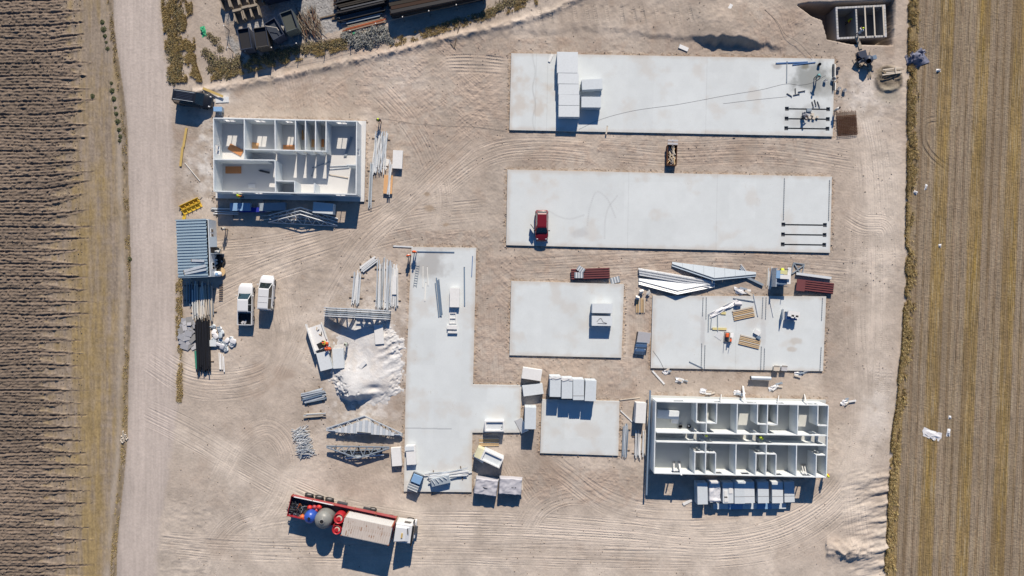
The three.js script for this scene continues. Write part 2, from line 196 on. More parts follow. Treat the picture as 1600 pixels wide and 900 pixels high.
const groundH = (px, py) => { const x = clamp(px + GX, 0, GW - 2), y = clamp(py + GY, 0, GH - 2), i = Math.floor(x), j = Math.floor(y), fx = x - i, fy = y - j, k = j * GW + i; return mix(mix(HT[k], HT[k + 1], fx), mix(HT[k + GW], HT[k + GW + 1], fx), fy); };
const gAt = ([x, z]) => groundH(x * PPM + 800, z * PPM + 450);
const soilMap = texture(GW, GH, (x, y) => { const k = (y * GW + x) * 3; return [CO[k], CO[k + 1], CO[k + 2]]; });
const soilBump = texture(GW, GH, (x, y) => { const v = .5 + DT[y * GW + x] / .3; return [v, v, v]; }, { srgb: false });
const soilMat = new THREE.MeshStandardMaterial({ map: soilMap, bumpMap: soilBump, bumpScale: .3, roughness: .97, side: THREE.DoubleSide });
function strip(name, L, R, cols, step) {
  const rows = Math.round(GH / step), pos = [], uv = [], nor = [], idx = []; const H = (x, y) => groundH(x, y);
  for (let j = 0; j <= rows; j++) { const y = -GY + j * (GH - 1) / rows; const a = L(y), b = R(y); for (let i = 0; i <= cols; i++) { const x = mix(a, b, i / cols); pos.push((x - 800) / PPM, H(x, y), (y - 450) / PPM); uv.push((x + GX + .5) / GW, (y + GY + .5) / GH); const gx = (H(x + 1, y) - H(x - 1, y)) * PPM / 2, gz = (H(x, y + 1) - H(x, y - 1)) * PPM / 2, l = Math.hypot(gx, gz, 1); nor.push(-gx / l, 1 / l, -gz / l); if (i < cols && j < rows) { const k = j * (cols + 1) + i; idx.push(k, k + cols + 1, k + 1, k + 1, k + cols + 1, k + cols + 2); } } }
  const g = new THREE.BufferGeometry(); g.setAttribute('position', new THREE.Float32BufferAttribute(pos, 3)); g.setAttribute('normal', new THREE.Float32BufferAttribute(nor, 3)); g.setAttribute('uv', new THREE.Float32BufferAttribute(uv, 2)); g.setIndex(idx); return structure(name, g, soilMat);
}
strip('ploughed_field', () => -GX, roadL, 120, 1.6);
strip('dirt_road', roadL, roadR, 30, 1.6);
strip('ground', roadR, stubL, 560, 1.6);
strip('stubble_field', stubL, () => GX + 1599, 190, 1.6);
{ // the land beyond the survey
  const far = texture(512, 512, (x, y) => { const p = 2 * Math.PI / 512, n = .5 * vn(16 + 14 * Math.cos(x * p), 16 + 14 * Math.sin(x * p)) + .5 * vn((x % 256) / 8, y / 40), s = .85 + .4 * (n - .5); return [.26 * s, .2 * s, .14 * s]; }, { repeat: [12, 12] });
  const m = new THREE.MeshStandardMaterial({ map: far, roughness: 1, side: THREE.DoubleSide }), x0 = -960 / PPM, x1 = (GX + 1599 - 800) / PPM, z0 = (-GY - 450) / PPM, z1 = (GH - GY - 1 - 450) / PPM, B = 600;
  for (const [a, b, c, e] of [[-B, x0, -B, B], [x1, B, -B, B], [x0, x1, -B, z0], [x0, x1, z1, B]]) { const g = new THREE.PlaneGeometry(b - a, e - c).rotateX(-Math.PI / 2).translate((a + b) / 2, -.02, (c + e) / 2); structure(numbered('terrain'), g, m); }
}

// ---------- materials ----------
const grain = texture(256, 256, (x, y) => { const n = .5 + .5 * (fbm(x / 18, y / 18, 4) - .5) + .12 * (rnd() - .5); const s = .82 + .3 * n; return [s, s, s]; }, { repeat: [.4, .4] });
const streak = texture(256, 256, (x, y) => { const s = .8 + .28 * vn(x / 2.2, y / 60) + .12 * vn(x / 9, y / 9); return [s, s, s]; }, { repeat: [.7, .7] });
const gm = (r, g, b, rough = .8, extra = {}) => mat(r, g, b, rough, { map: grain, ...extra });
const M = {
  wall: gm(.71, .75, .765, .55), wallB: gm(.67, .715, .735, .55), floorA: gm(.60, .585, .56, .85), floorB: gm(.40, .38, .35, .9),
  panel: gm(.57, .625, .665, .5), panelB: gm(.62, .665, .695, .5), panelW: gm(.72, .725, .72, .5), panelG: gm(.30, .355, .41, .5), film: gm(.66, .67, .70, .35), filmG: gm(.46, .46, .50, .4), board: mat(.50, .22, .085, .65, { map: streak }), boardL: mat(.62, .36, .17, .65, { map: streak }),
  wood: mat(.56, .40, .22, .8, { map: streak }), woodG: mat(.34, .29, .23, .85, { map: streak }), woodD: mat(.16, .12, .085, .85, { map: streak }), yellow: gm(.62, .42, .045, .6), yellowW: gm(.50, .36, .12, .75),
  zinc: gm(.50, .55, .60, .42, { metalness: .12 }), zincL: gm(.66, .69, .71, .42, { metalness: .1 }), zincD: gm(.28, .33, .38, .45, { metalness: .12 }), steelB: gm(.17, .24, .33, .45, { metalness: .1 }), steelD: gm(.06, .065, .075, .6), navy: gm(.030, .042, .075, .5), rust: gm(.13, .055, .028, .9), rustL: gm(.30, .10, .045, .85), maroon: gm(.16, .05, .052, .5), pvc: gm(.78, .77, .73, .5), cream: gm(.56, .50, .42, .7), blackp: gm(.012, .012, .015, .5), green: gm(.05, .26, .18, .5), greenT: mat(.03, .36, .17, .6), blueT: gm(.07, .16, .36, .5), blueL: gm(.22, .38, .60, .5), concrete: gm(.42, .42, .41, .9), concreteD: gm(.25, .25, .25, .9), roofB: gm(.34, .45, .53, .45, { metalness: .2 }),
  cloth: gm(.46, .46, .48, .8), bagW: gm(.75, .75, .76, .6), bagG: gm(.33, .34, .37, .7), orange: mat(.75, .12, .025, .6), hiviz: mat(.58, .72, .03, .6), white: mat(.82, .82, .82, .4), black: mat(.012, .012, .013, .6), skin: mat(.40, .22, .14, .6), jean: mat(.04, .06, .11, .85),
  glass: new THREE.MeshPhysicalMaterial({ color: 0xffffff, roughness: .03, transmission: 1, thickness: 0, ior: 1.45, side: THREE.DoubleSide }),
};

// ---------- concrete slabs ----------
const CT = [620, 75, 692, 705];
const arcs = [[[858, 330], [872, 338], [890, 342], [912, 336]], [[917, 352], [921, 325], [932, 300], [946, 308], [955, 325], [961, 340]], [[944, 372], [945, 345], [950, 325], [964, 306]], [[1225, 285], [1221, 345]]].map((p) => polyline(p, 40));
const slabKeys = ['north', 'car', 'ell', 'square', 'east', 'small'];
const slabMap = texture(1384, 1410, (i, j) => {
  const x = CT[0] + i / 2, y = CT[1] + j / 2, n1 = fbm(x / 60, y / 60, 4), n2 = fbm(x / 12 + 3, y / 12, 4), n3 = vn(x * 1.3, y * 1.3), n4 = fbm(x / 28 + 60, y / 28, 4);
  let s = .96 + .10 * (n1 - .5) + .09 * (n2 - .5) + .05 * (n3 - .5), r = .605 * s, g = .648 * s, b = .662 * s;
  const bay = Math.floor(x / 41 + .03 * y / 41) * 3.7 + Math.floor(y / 57) * 1.3, q = 1 + .05 * (vn(bay, 3) - .5); r *= q; g *= q; b *= q;
  let soil = sst(.56, .8, n4) * .35; if (y > 70 && y < 215 && x < 870) soil = Math.max(soil, sst(.42, .66, n4) * .6); if (y > 260 && y < 330 && x < 960) soil = Math.max(soil, sst(.36, .7, n2 * .5 + n4 * .5) * .6 * sst(325, 268, y) * sst(950, 860, x));
  r = mix(r, .49, soil); g = mix(g, .44, soil); b = mix(b, .385, soil);
  for (const k of slabKeys) { const q = slabs[k]; if (inside(q, x, y)) { const e = Math.min(segDist(x, y, q)[0], segDist(x, y, [q[q.length - 1], q[0]])[0]); soil = sst(9, 0, e + 7 * (n2 - .35)) * .55; r = mix(r, .47, soil); g = mix(g, .42, soil); b = mix(b, .365, soil); break; } }
  const blot = (cx, cy, rx, ry, c, a) => { const m = a * sst(1.15, .5, Math.hypot((x - cx) / rx, (y - cy) / ry) + .9 * (n2 - .5)); r = mix(r, c[0], m); g = mix(g, c[1], m); b = mix(b, c[2], m); };
  if (y < 215 && x > 1180) { blot(1268, 122, 34, 27, [.21, .225, .22], .8); blot(1280, 140, 26, 18, [.26, .27, .26], .6); blot(1258, 104, 8, 7, [.17, .165, .13], .85); blot(1212, 104, 10, 6, [.3, .28, .26], .6); blot(1262, 185, 36, 22, [.36, .37, .37], .5); }
  if (y > 380 && y < 450 && x < 745) { blot(672, 412, 30, 25, [.36, .36, .355], .8); }
  if (y > 255 && y < 400) { for (const a of arcs) { const [d, t] = segDist(x, y, a); if (d < 2.2) { const m = .38 * (1 - d / 2.2) * (Math.sin(t * 190 + d * 2) > -.2 ? 1 : .3) * (.4 + .8 * n2); r = mix(r, .27, m); g = mix(g, .275, m); b = mix(b, .285, m); } } blot(905, 364, 16, 9, [.42, .43, .44], .5); }
  if (x > 1015 && y > 460 && y < 585) { blot(1243, 532, 12, 6, [.42, .37, .31], .5); blot(1235, 545, 8, 4, [.40, .34, .28], .5); blot(1097, 520, 5, 30, [.40, .40, .41], .45); blot(1191, 520, 5, 30, [.42, .42, .43], .35); }
  for (const [lx, y0, y1] of [[838, 83, 210], [856, 83, 210], [1104, 85, 212], [982, 268, 390], [1120, 270, 394], [1150, 462, 580]]) if (Math.abs(x - lx + .02 * (y - y0)) < .6 && y > y0 && y < y1) { r *= .9; g *= .9; b *= .9; }
  if (Math.abs(y - 668 - .02 * (x - 633)) < 1 && x > 633 && x < 706) { r *= .72; g *= .72; b *= .74; }
  if (x > 795 && x < 870 && y < 210) { const m = .3 * Math.exp(-Math.pow((x - 834 - 2 * Math.sin(y / 8)) / 1.2, 2)) * n2; r *= 1 - m; g *= 1 - m; b *= 1 - m; }
  if (n3 * n2 > .66 && n4 > .5) { r *= .8; g *= .78; b *= .75; }
  return [r, g, b];
});
const slabMat = new THREE.MeshStandardMaterial({ map: slabMap, roughness: .85, side: THREE.DoubleSide });
const SLAB = .22;
function slabGeo(poly, holes = [], top = SLAB, depth = .34) {
  const sh = new THREE.Shape(poly.map((p) => { const [x, z] = at(...p, top); return new THREE.Vector2(x, -z); }));
  for (const h of holes) sh.holes.push(new THREE.Path(h.map((p) => { const [x, z] = at(...p, top); return new THREE.Vector2(x, -z); })));
  const g = new THREE.ExtrudeGeometry(sh, { depth, bevelEnabled: false }).rotateX(-Math.PI / 2).translate(0, top - depth, 0), P = g.attributes.position, u = g.attributes.uv;
  for (let i = 0; i < P.count; i++) u.setXY(i, (P.getX(i) * PPM + 800 - CT[0]) / CT[2], (P.getZ(i) * PPM + 450 - CT[1]) / CT[3]);
  return g;
}
const slot = (x0, x1, y, p = 6) => { const h = 1.15; return [[x0 - p / 2, y - p * .55], [x0 + p / 2, y - p * .55], [x0 + p / 2, y - h], [x1 - p / 2, y - h + .8], [x1 - p / 2, y - p * .55 + .8], [x1 + p / 2, y - p * .55 + .8], [x1 + p / 2, y + p * .5 + .8], [x1 - p / 2, y + p * .5 + .8], [x1 - p / 2, y + h + .8], [x0 + p / 2, y + h], [x0 + p / 2, y + p * .5], [x0 - p / 2, y + p * .5]]; };
const slotsN = [[170, 1229.5, 1294], [185.5, 1229, 1293.5], [200.5, 1228.5, 1293]].map(([y, a, b]) => slot(a, b, y)), slotsC = [[351, 1224, 1289], [366.5, 1223.5, 1288.5], [382, 1223, 1288]].map(([y, a, b]) => slot(a, b, y));
function slab(key, label, holes) { const t = thing('concrete_slab', label, 'slab'); part('slab_body', slabGeo(slabs[key], holes), slabMat, t); return t; }
{ const s = slab('north', 'long concrete slab nearest the excavation, with a grey damp patch at one end', slotsN);
  for (const h of slotsN) part('slot_lining', slabGeo(h, [], .02, .08), M.steelD, s);
  const s2 = slab('car', 'long concrete slab that the red car stands on', slotsC);
  for (const h of slotsC) part('slot_lining', slabGeo(h, [], .02, .08), M.steelD, s2);
  slab('ell', 'L-shaped concrete slab beside the white sand heap');
  slab('square', 'square concrete slab carrying two stacks of panels at its edge');
  slab('east', 'wide concrete slab with pallets, tools and anchor rails on it');
  slab('small', 'small concrete slab below the row of four tall panel stacks'); }

// ---------- building shells of upright wall panels ----------
const WH = 2.55;
function wallRun(b, A, B, openings = [], m = M.wall, { y0 = SLAB, h = WH, t = .13, trim0 = 0, trim1 = 0, pw = 1.2 } = {}) {
  const dx = B[0] - A[0], dz = B[1] - A[1], L = Math.hypot(dx, dz), ux = dx / L, uz = dz / L, turn = -Math.atan2(dz, dx);
  const put = (s0, s1, a, c, k) => { const w = s1 - s0; if (w < .04 || c - a < .04) return; const o = part('wall_panel', bx(Math.round((w - .004) * 200) / 200, Math.round((c - a) * 100) / 100, k % 2 ? t : t - .012), k % 3 ? m : m === M.wall ? M.wallB : m, b); const s = (s0 + s1) / 2; o.position.set(A[0] + ux * s, y0 + a, A[1] + uz * s); o.rotation.y = turn; };
  const ops = openings.map((o) => ({ ...o })).sort((p, q) => p.s - q.s); let s = trim0, k = 0;
  const fill = (e) => { const n = Math.max(1, Math.round((e - s) / pw)); if (e - s > .03) { for (let i = 0; i < n; i++) put(s + (e - s) * i / n, s + (e - s) * (i + 1) / n, 0, h, k++); } s = e; };
  for (const o of ops) { const s0 = o.s - o.w / 2, s1 = o.s + o.w / 2; fill(s0); if (o.y0) put(s0, s1, 0, o.y0, k++); put(s0, s1, o.y1 ?? 2.1, h, k++); s = s1;
    if (o.frame) { const f = new THREE.Group(); f.name = 'window'; b.add(f); f.position.set(A[0] + ux * o.s, y0, A[1] + uz * o.s); f.rotation.y = turn; const w = o.w, c = o.y1 - o.y0;
      part('frame', join([bake(bx(w, .06, .07), [0, o.y0, 0]), bake(bx(w, .06, .07), [0, o.y1 - .06, 0]), bake(bx(.06, c - .12, .07), [-w / 2 + .03, o.y0 + .06, 0]), bake(bx(.06, c - .12, .07), [w / 2 - .03, o.y0 + .06, 0]), bake(bx(.07, c - .12, .07), [0, o.y0 + .06, 0])]), M.white, f);
      if (o.frame > 1) part('pane', bx(w / 2 - .1, c - .13, .01), M.glass, f, [w / 4, o.y0 + .065, 0]); }
    if (o.door) { const d = part('door', bx(o.w - .06, 2.04, .045), o.door, b); const a = o.swing ?? 80; const hx = A[0] + ux * s0, hz = A[1] + uz * s0; d.geometry = bx(o.w - .06, 2.04, .045); d.position.set(hx, y0 + .01, hz); d.rotation.y = turn - a * D; d.translateX((o.w - .06) / 2 + .05); } }
  fill(L - trim1);
}
const T = SLAB + WH;                                               // wall tops
const wallAt = (px, py) => at(px, py, T);
function along(A, B, px) { const [ax] = A, [bx2] = B; return ((px - 800) * (CAM_H - T) / CAM_H / PPM - ax) / (bx2 - ax) * Math.hypot(bx2 - ax, B[1] - A[1]); }
function run(b, a, c, doors = [], m, opt) { const A = wallAt(...a), B = wallAt(...c); wallRun(b, A, B, doors.map((o) => ({ ...o, s: o.px !== undefined ? along(A, B, o.px) : o.s })), m, opt); }
{ // the smaller shell beside the track
  const b = thing('building_shell', 'roofless white building shell with brown boards lying in its rooms', 'building');
  part('floor_slab', slabGeo([[335, 183], [572, 189], [569, 315], [337, 309.5]]), new THREE.MeshStandardMaterial({ map: grain, color: lin(.60, .60, .595), roughness: .85 }), b);
  const win = (px, w = 1.35, f = 2) => ({ px, w, y0: 1.0, y1: 2.1, frame: f });
  run(b, [333, 184.5], [558, 189.5], [win(353.5), win(401.7), win(447.5, .9), win(530.7)]);
  run(b, [333.5, 298.5], [557, 303.5], [win(364.5, 1.4, 1), win(399, 1.1, 1), { px: 455, w: .85, y1: 2.15 }, win(528.6, 1.3, 1)]);
  run(b, [333.5, 185.3], [334, 297.5], [{ s: 3.7, w: 1.2, y0: .9, y1: 2.1, frame: 1 }], M.wall, { trim0: .03 });
  run(b, [557.2, 190.3], [556.3, 302.5], [{ s: 3.6, w: .9, y0: 1.1, y1: 2.1, frame: 1 }]);
  run(b, [334.5, 249], [429, 250.2], [{ px: 420, w: .85 }]);
  run(b, [381.6, 186.6], [381.6, 248.2]);
  run(b, [429.6, 187.6], [429.9, 233.6]); run(b, [429.6, 250.8], [430.3, 299.4]);
  run(b, [382.6, 233], [510, 236.2], [{ px: 425, w: .62 }, { px: 457.6, w: .6 }, { px: 473.2, w: .56 }, { px: 489, w: .56 }, { px: 504.5, w: .56 }]);
  for (const [x, y] of [[461.6, 188.4], [477.2, 188.7], [493, 189], [509.4, 189.3]]) run(b, [x, y], [x - .2, 234.2 + (x - 461) * .02]);
  run(b, [431, 282.4], [460, 283], [], M.wall, { h: WH }); run(b, [460.4, 283.8], [460.2, 299.8]);
  run(b, [491, 286], [491, 300.6]); run(b, [541, 257.4], [555.6, 257.8]);
}
{ // the larger shell with two rows of rooms along a passage
  const b = thing('building_shell', 'long roofless building shell with two rows of rooms along a passage', 'building');
  part('floor_slab', slabGeo([[1017, 618], [1290.5, 625], [1287.5, 741], [1014, 734]]), new THREE.MeshStandardMaterial({ map: grain, color: lin(.48, .495, .48), roughness: .9 }), b);
  const win = (px, w = 1.3) => ({ px, w, y0: 1.1, y1: 2.2 }), tops = [[1025, 627.4], [1294.5, 633.6]], bots = [[1022, 739.4], [1291, 745.8]];
  run(b, tops[0], tops[1], [win(1062), win(1122, 1.0), win(1177), win(1222, 1.0), win(1273)]);
  run(b, bots[0], bots[1], [win(1058, 1.1), win(1124, 1.0), win(1167, 1.0), win(1218, 1.0), win(1263, 1.0)]);
  run(b, [1024.9, 628.4], [1022.1, 738.4]); run(b, [1294.4, 634.6], [1291.1, 744.8], [{ s: 4.45, w: 1.0 }]);
  const up = [[1025.4, 675.8], [1292, 680.8]], lo = [[1025, 690.4], [1291.6, 696.2]];
  const corr = [1085.5, 1098.5, 1113, 1178, 1193, 1208, 1272, 1287.5], lowd = [1096, 1110, 1190, 1204, 1284];
  run(b, ...up, corr.map((px) => ({ px, w: .75 })), M.wall, { trim0: .05, trim1: .05 }); run(b, ...lo, lowd.map((px) => ({ px, w: .75 })), M.wall, { trim0: .05, trim1: .05 });
  const yn = (x) => 628.2 + (x - 1025) * .023, yu = (x) => 675 + (x - 1025) * .0188, yl = (x) => 691.2 + (x - 1025) * .0218, ys = (x) => 738.6 + (x - 1022) * .0238;
  for (const x of [1104.5, 1152.3, 1199.6, 1247]) run(b, [x, yn(x)], [x - 1, yu(x)]);
  for (const x of [1103, 1150.3, 1197.5, 1244.8]) run(b, [x, yl(x)], [x - .8, ys(x)]);
  for (const [x, c, dir] of [[1089, 1104, 1], [1120.2, 1105, -1], [1184, 1199, 1], [1215.2, 1200, -1], [1278.2, 1293.6, 1]]) { const y = 660.6 + (x - 1089) * .023; run(b, [x, yn(x)], [x - .6, y - .7]); run(b, dir > 0 ? [x - .8, y] : [c, y - .2], dir > 0 ? [c - .8, y + .3] : [x, y + .2], dir > 0 ? [{ px: (x + c) / 2 + dir * 2, w: .7 }] : []); }
  for (const [x, c, dir] of [[1086, 1102, 1], [1118.4, 1103.4, -1], [1181.4, 1196.6, 1], [1212.8, 1198, -1], [1275.6, 1290.2, 1]]) { const y = 706.8 + (x - 1086) * .022; run(b, [x, y + .8], [x - .6, ys(x)]); run(b, dir > 0 ? [x - .8, y] : [c, y - .2], dir > 0 ? [c - .4, y + .3] : [x, y + .2], [{ px: (x + c) / 2 - dir * 2, w: .6 }]); }
}
// ---------- white sand heap ----------
const heapBump = texture(512, 512, (x, y) => { const v = .5 + .6 * (fbm(x / 6, y / 6, 4) - .5) + .3 * (vn(x / 1.6, y / 1.6) - .5); return [v, v, v]; }, { srgb: false });
const heapH = (x, y) => {
  const n = fbm(x / 9, y / 9, 3) - .5, nf = fbm(x / 3.2, y / 3.2, 3) - .5, crest = 616 - .006 * Math.pow(x - 552, 2) + 5 * (vn(x / 7, 4) - .5), r1 = sst(540, 612, y) * (y < crest ? 1 : sst(crest + 13, crest, y)) * Math.exp(-Math.pow((x - 553) / 27, 2)) * 1.5;
  const r2 = .42 * Math.exp(-Math.pow((x - 598) / 24, 2) - Math.pow((y - 596) / 24, 2)), r3 = .2 * Math.exp(-Math.pow((x - 612) / 20, 2) - Math.pow((y - 540) / 45, 2)) * (1 + .4 * Math.sin((y + .5 * x + 14 * n) / 2.3)), r4 = .25 * Math.exp(-Math.pow((x - 575) / 38, 2) - Math.pow((y - 535) / 34, 2)), dip = -.35 * Math.exp(-Math.pow((x - 585) / 12, 2) - Math.pow((y - 606) / 5, 2));
  const edge = Math.hypot((x - 575) / 68, (y - 568) / 86) + .4 * n + .3 * nf; return (r1 + r2 + r3 + r4 + dip + .06 * n + .05 * (fbm(x / 3, y / 3, 3) - .5) * (.35 + r3 + r2 + .3 * r1)) * sst(1.05, .55, edge) - .07 * sst(.7, 1.0, edge);
};
{ const g = new THREE.PlaneGeometry(1, 1, 150, 180).rotateX(-Math.PI / 2), P = g.attributes.position; for (let i = 0; i < P.count; i++) { const x = 575 + P.getX(i) * 150, y = 568 + P.getZ(i) * 182; P.setXYZ(i, (x - 800) / PPM, groundH(x, y) + heapH(x, y), (y - 450) / PPM); } g.computeVertexNormals();
  solo('sand_heap', 'large heap of white sand with a steep shaded foot', 'sand heap', g, mat(.64, .64, .64, .95, { bumpMap: heapBump, bumpScale: .035, map: texture(512, 512, (x, y) => { const s = .86 + .3 * (fbm(x / 30, y / 30, 4) - .5) + .12 * (vn(x / 1.5, y / 1.5) - .5), q = sst(.52, .7, fbm(x / 60 + 8, y / 60, 4)) * .5; return [s, s * (1 - .07 * q), s * (1 - .14 * q)]; }) })); }

// ---------- vehicles (nose towards +x, wheels on y = 0) ----------
function loft(rings) {                                             // rings of equal length, closed round; ends capped
  const n = rings[0].length, pos = [], idx = []; for (const r of rings) for (const p of r) pos.push(...p);
  for (let i = 0; i + 1 < rings.length; i++) for (let j = 0; j < n; j++) { const a = i * n + j, b = i * n + (j + 1) % n; idx.push(a, b, a + n, b, b + n, a + n); }
  for (const [k, flip] of [[0, 1], [rings.length - 1, 0]]) for (let j = 1; j + 1 < n; j++) flip ? idx.push(k * n, k * n + j + 1, k * n + j) : idx.push(k * n, k * n + j, k * n + j + 1);
  const g = new THREE.BufferGeometry(); g.setAttribute('position', new THREE.Float32BufferAttribute(pos, 3)); g.setIndex(idx); g.computeVertexNormals(); return g;
}
const hull = (pts) => new ConvexGeometry(pts.map((p) => new THREE.Vector3(...p)));
const sym = (pts) => pts.flatMap(([x, y, z]) => [[x, y, z], [x, y, -z]]);
const carGlass = new THREE.MeshPhysicalMaterial({ color: lin(.012, .018, .02), roughness: .06, clearcoat: 1, side: THREE.DoubleSide });
const tyreM = mat(.018, .018, .019, .9), rimM = mat(.42, .43, .44, .35, { metalness: .7 }), lampM = new THREE.MeshPhysicalMaterial({ color: lin(.8, .8, .82), roughness: .1, clearcoat: 1 }), tailM = mat(.35, .01, .01, .25);
function wheel(parent, x, z, r = .34, w = .23) { const t = part('wheel', new THREE.LatheGeometry([[r * .62, -w / 2], [r * .93, -w / 2], [r, -w * .3], [r, w * .3], [r * .93, w / 2], [r * .62, w / 2]].map(([a, b]) => new THREE.Vector2(a, b)), 20), tyreM, parent, [x, r, z], [Math.PI / 2, 0, 0]); part('rim', cyl(r * .62, w * .8, 16).clone().translate(0, -w * .4, 0), rimM, t); }
function carBody(st) {                                             // stations [x, half width, sill, shoulder, crown]
  return loft(st.map(([x, w, a, s, c]) => [[x, a, -w * .9], [x, a + .12, -w], [x, (a + s) / 2, -w * 1.0], [x, s - .06, -w * .985], [x, s, -w * .92], [x, c, -w * .55], [x, c + .012, 0], [x, c, w * .55], [x, s, w * .92], [x, s - .06, w * .985], [x, (a + s) / 2, w], [x, a + .12, w], [x, a, w * .9]]));
}
function paint(r, g, b) { return new THREE.MeshPhysicalMaterial({ color: lin(r, g, b), roughness: .35, clearcoat: .8, clearcoatRoughness: .08, side: THREE.DoubleSide }); }
function car(name, label, cat, [px, py], turn, o) {
  const t = thing(name, label, cat, at(px, py, 1), 0, turn); t.position.y = o.y ?? gAt([t.position.x, t.position.z]) - .01;
  const L = o.L, w = o.W / 2, H = o.H, f = L / 2, sh = o.shoulder ?? .92, hd = o.hood ?? .98, m = o.paint, back = o.bed ? o.cabBack : -f + (o.tail ?? .25), wsB = o.ws, rf = o.ws - (o.rake ?? .75), rb = back + (o.rearRake ?? .35);
  part('body', carBody([[-f, w * .8, .35, .62, .66], [-f + .08, w * .93, .26, sh - .06, sh - .02], [-f + .5, w, .22, sh, sh + .02], [back, w, .22, sh, sh + .03], [wsB - .3, w, .22, sh, sh + .05], [wsB, w, .22, sh - .01, hd], [f - .55, w * .97, .24, sh - .09, hd - .1], [f - .16, w * .86, .3, sh - .22, hd - .24], [f, w * .66, .38, .6, .64]].filter((s, i) => !(o.bed && i === 2 ? false : 0))), m, t);
  part('windows', hull([...sym([[wsB, hd - .02, w * .8], [wsB - .25, hd, w * .9], [back, sh, w * .9], [rf, H - .05, w * .7], [rb, H - .05, w * .7]])]), carGlass, t);
  part('roof', hull([...sym([[rf + .03, H - .055, w * .70], [rf - .12, H, w * .6], [rb + .12, H, w * .6], [rb - .03, H - .055, w * .70], [rf - .1, H - .03, w * .72], [rb + .1, H - .03, w * .72]])]), m, t);
  for (const z of [-1, 1]) { member('pillar', [wsB - .06, hd - .02, z * w * .84], [rf, H - .05, z * w * .7], .06, .05, m, t); member('pillar', [back + .03, sh, z * w * .9], [rb, H - .05, z * w * .71], .12, .06, m, t); const mid = (rf + rb) / 2 + .1; member('pillar', [mid, sh - .02, z * w * .905], [mid, H - .05, z * w * .715], .09, .04, m, t);
    part('mirror', new RoundedBoxGeometry(.13, .15, .22, 2, .04), o.mirror ?? m, t, [wsB - .28, sh + .09, z * (w + .1)]);
    part('headlight', hull(sym([[0, -.05, .12], [0, .04, .1], [.15, -.05, .06], [-.14, .03, .05]])), lampM, t, [f - .26, sh - .19, z * w * .66]); part('tail_light', bx(.07, .22, .16), tailM, t, [-f + .04, sh - .28, z * w * .76]);
    wheel(t, f - .85, z * (w - .1), o.wr ?? .34); wheel(t, -f + .85, z * (w - .1), o.wr ?? .34);
    if (o.rails) part('roof_rail', bx(rf - rb - .3, .05, .045), o.railM ?? M.zinc, t, [(rf + rb) / 2, H - .01, z * w * .6]); }
  part('bumper', new RoundedBoxGeometry(.2, .24, w * 1.6, 2, .07), o.bump ?? m, t, [f - .06, .46, 0]); part('rear_bumper', new RoundedBoxGeometry(.2, .22, w * 1.7, 2, .06), o.bump ?? m, t, [-f + .02, .46, 0]);
  return t;
}
{ const white = paint(.64, .655, .67);
  const p = car('pickup_truck', 'white double-cab pickup with an open cargo bed behind its cab', 'pickup', [382.5, 475.5], -89, { L: 5.35, W: 1.9, H: 1.78, ws: 1.4, rake: .75, paint: white, bed: true, cabBack: -1.02, rearRake: .12, shoulder: 1.0, hood: 1.06, wr: .38 });
  p.children.find((c) => c.name === 'body').geometry = carBody([[-1.05, .93, .4, 1, 1.02], [-.9, .95, .3, 1, 1.03], [.9, .95, .28, 1, 1.05], [1.4, .95, .28, .99, 1.06], [2.15, .92, .3, .93, .98], [2.5, .82, .36, .8, .84], [2.675, .63, .42, .62, .68]]);
  const bed = part('cargo_bed', bx(1.6, .1, 1.8), M.black, p, [-1.84, .55, 0]);
  for (const z of [-.91, .91]) part('bed_side', bx(1.6, .62, .09), white, p, [-1.86, .45, z]); part('tailgate', bx(.08, .6, 1.72), white, p, [-2.64, .46, 0]); part('bed_front', bx(.06, .6, 1.72), white, p, [-1.09, .46, 0]);
  for (const [x, z, s] of [[-2.35, -.3, .3], [-2.2, .05, .24], [-2.42, -.02, .2]]) part('tool_bag', new RoundedBoxGeometry(s * 1.4, s, s, 2, .05), M.cloth, p, [x, .76, z], [0, x * 3, 0]);
  const v = car('utility_vehicle', 'white estate utility vehicle with roof ribs parked beside the pickup', 'car', [415, 457.5], -86, { L: 4.45, W: 1.85, H: 1.82, ws: 1.3, rake: .75, paint: white, tail: .06, rearRake: .12, shoulder: 1.02, hood: 1.06, wr: .36 });
  for (const x of [-.45, -1.2]) part('roof_rib', bx(.05, .03, 1.15), M.cloth, v, [x, 1.815, 0]);
  const k = car('van', 'black people carrier with roof rails parked by the weeds', 'car', [301, 154], 9, { L: 4.75, W: 1.88, H: 1.85, ws: 1.45, rake: .75, paint: paint(.008, .009, .012), tail: .05, rearRake: .1, shoulder: 1.02, hood: 1.08, wr: .35, rails: true });
  for (let i = -2; i <= 2; i++) part('roof_rib', bx(2.1, .025, .05), M.navy, k, [-.7, 1.845, i * .2]);
  const red = paint(.155, .006, .012);
  const r = car('hatchback', 'dark red hatchback with its driver door standing open', 'car', [846.5, 352.5], 90.5, { L: 3.95, W: 1.68, H: 1.5, ws: .95, rake: .65, paint: red, tail: .12, rearRake: .35, shoulder: .88, hood: .93, wr: .3, y: SLAB, mirror: M.black });
  const d = part('door', bx(1.0, .62, .07), red, r, [.66, .32, .86], [0, .62 + Math.PI, 0]); d.geometry = bx(1.0, .62, .07).clone().translate(.5, 0, 0); part('window', bx(.8, .36, .03).clone().translate(.5, .62, 0), carGlass, d);
}
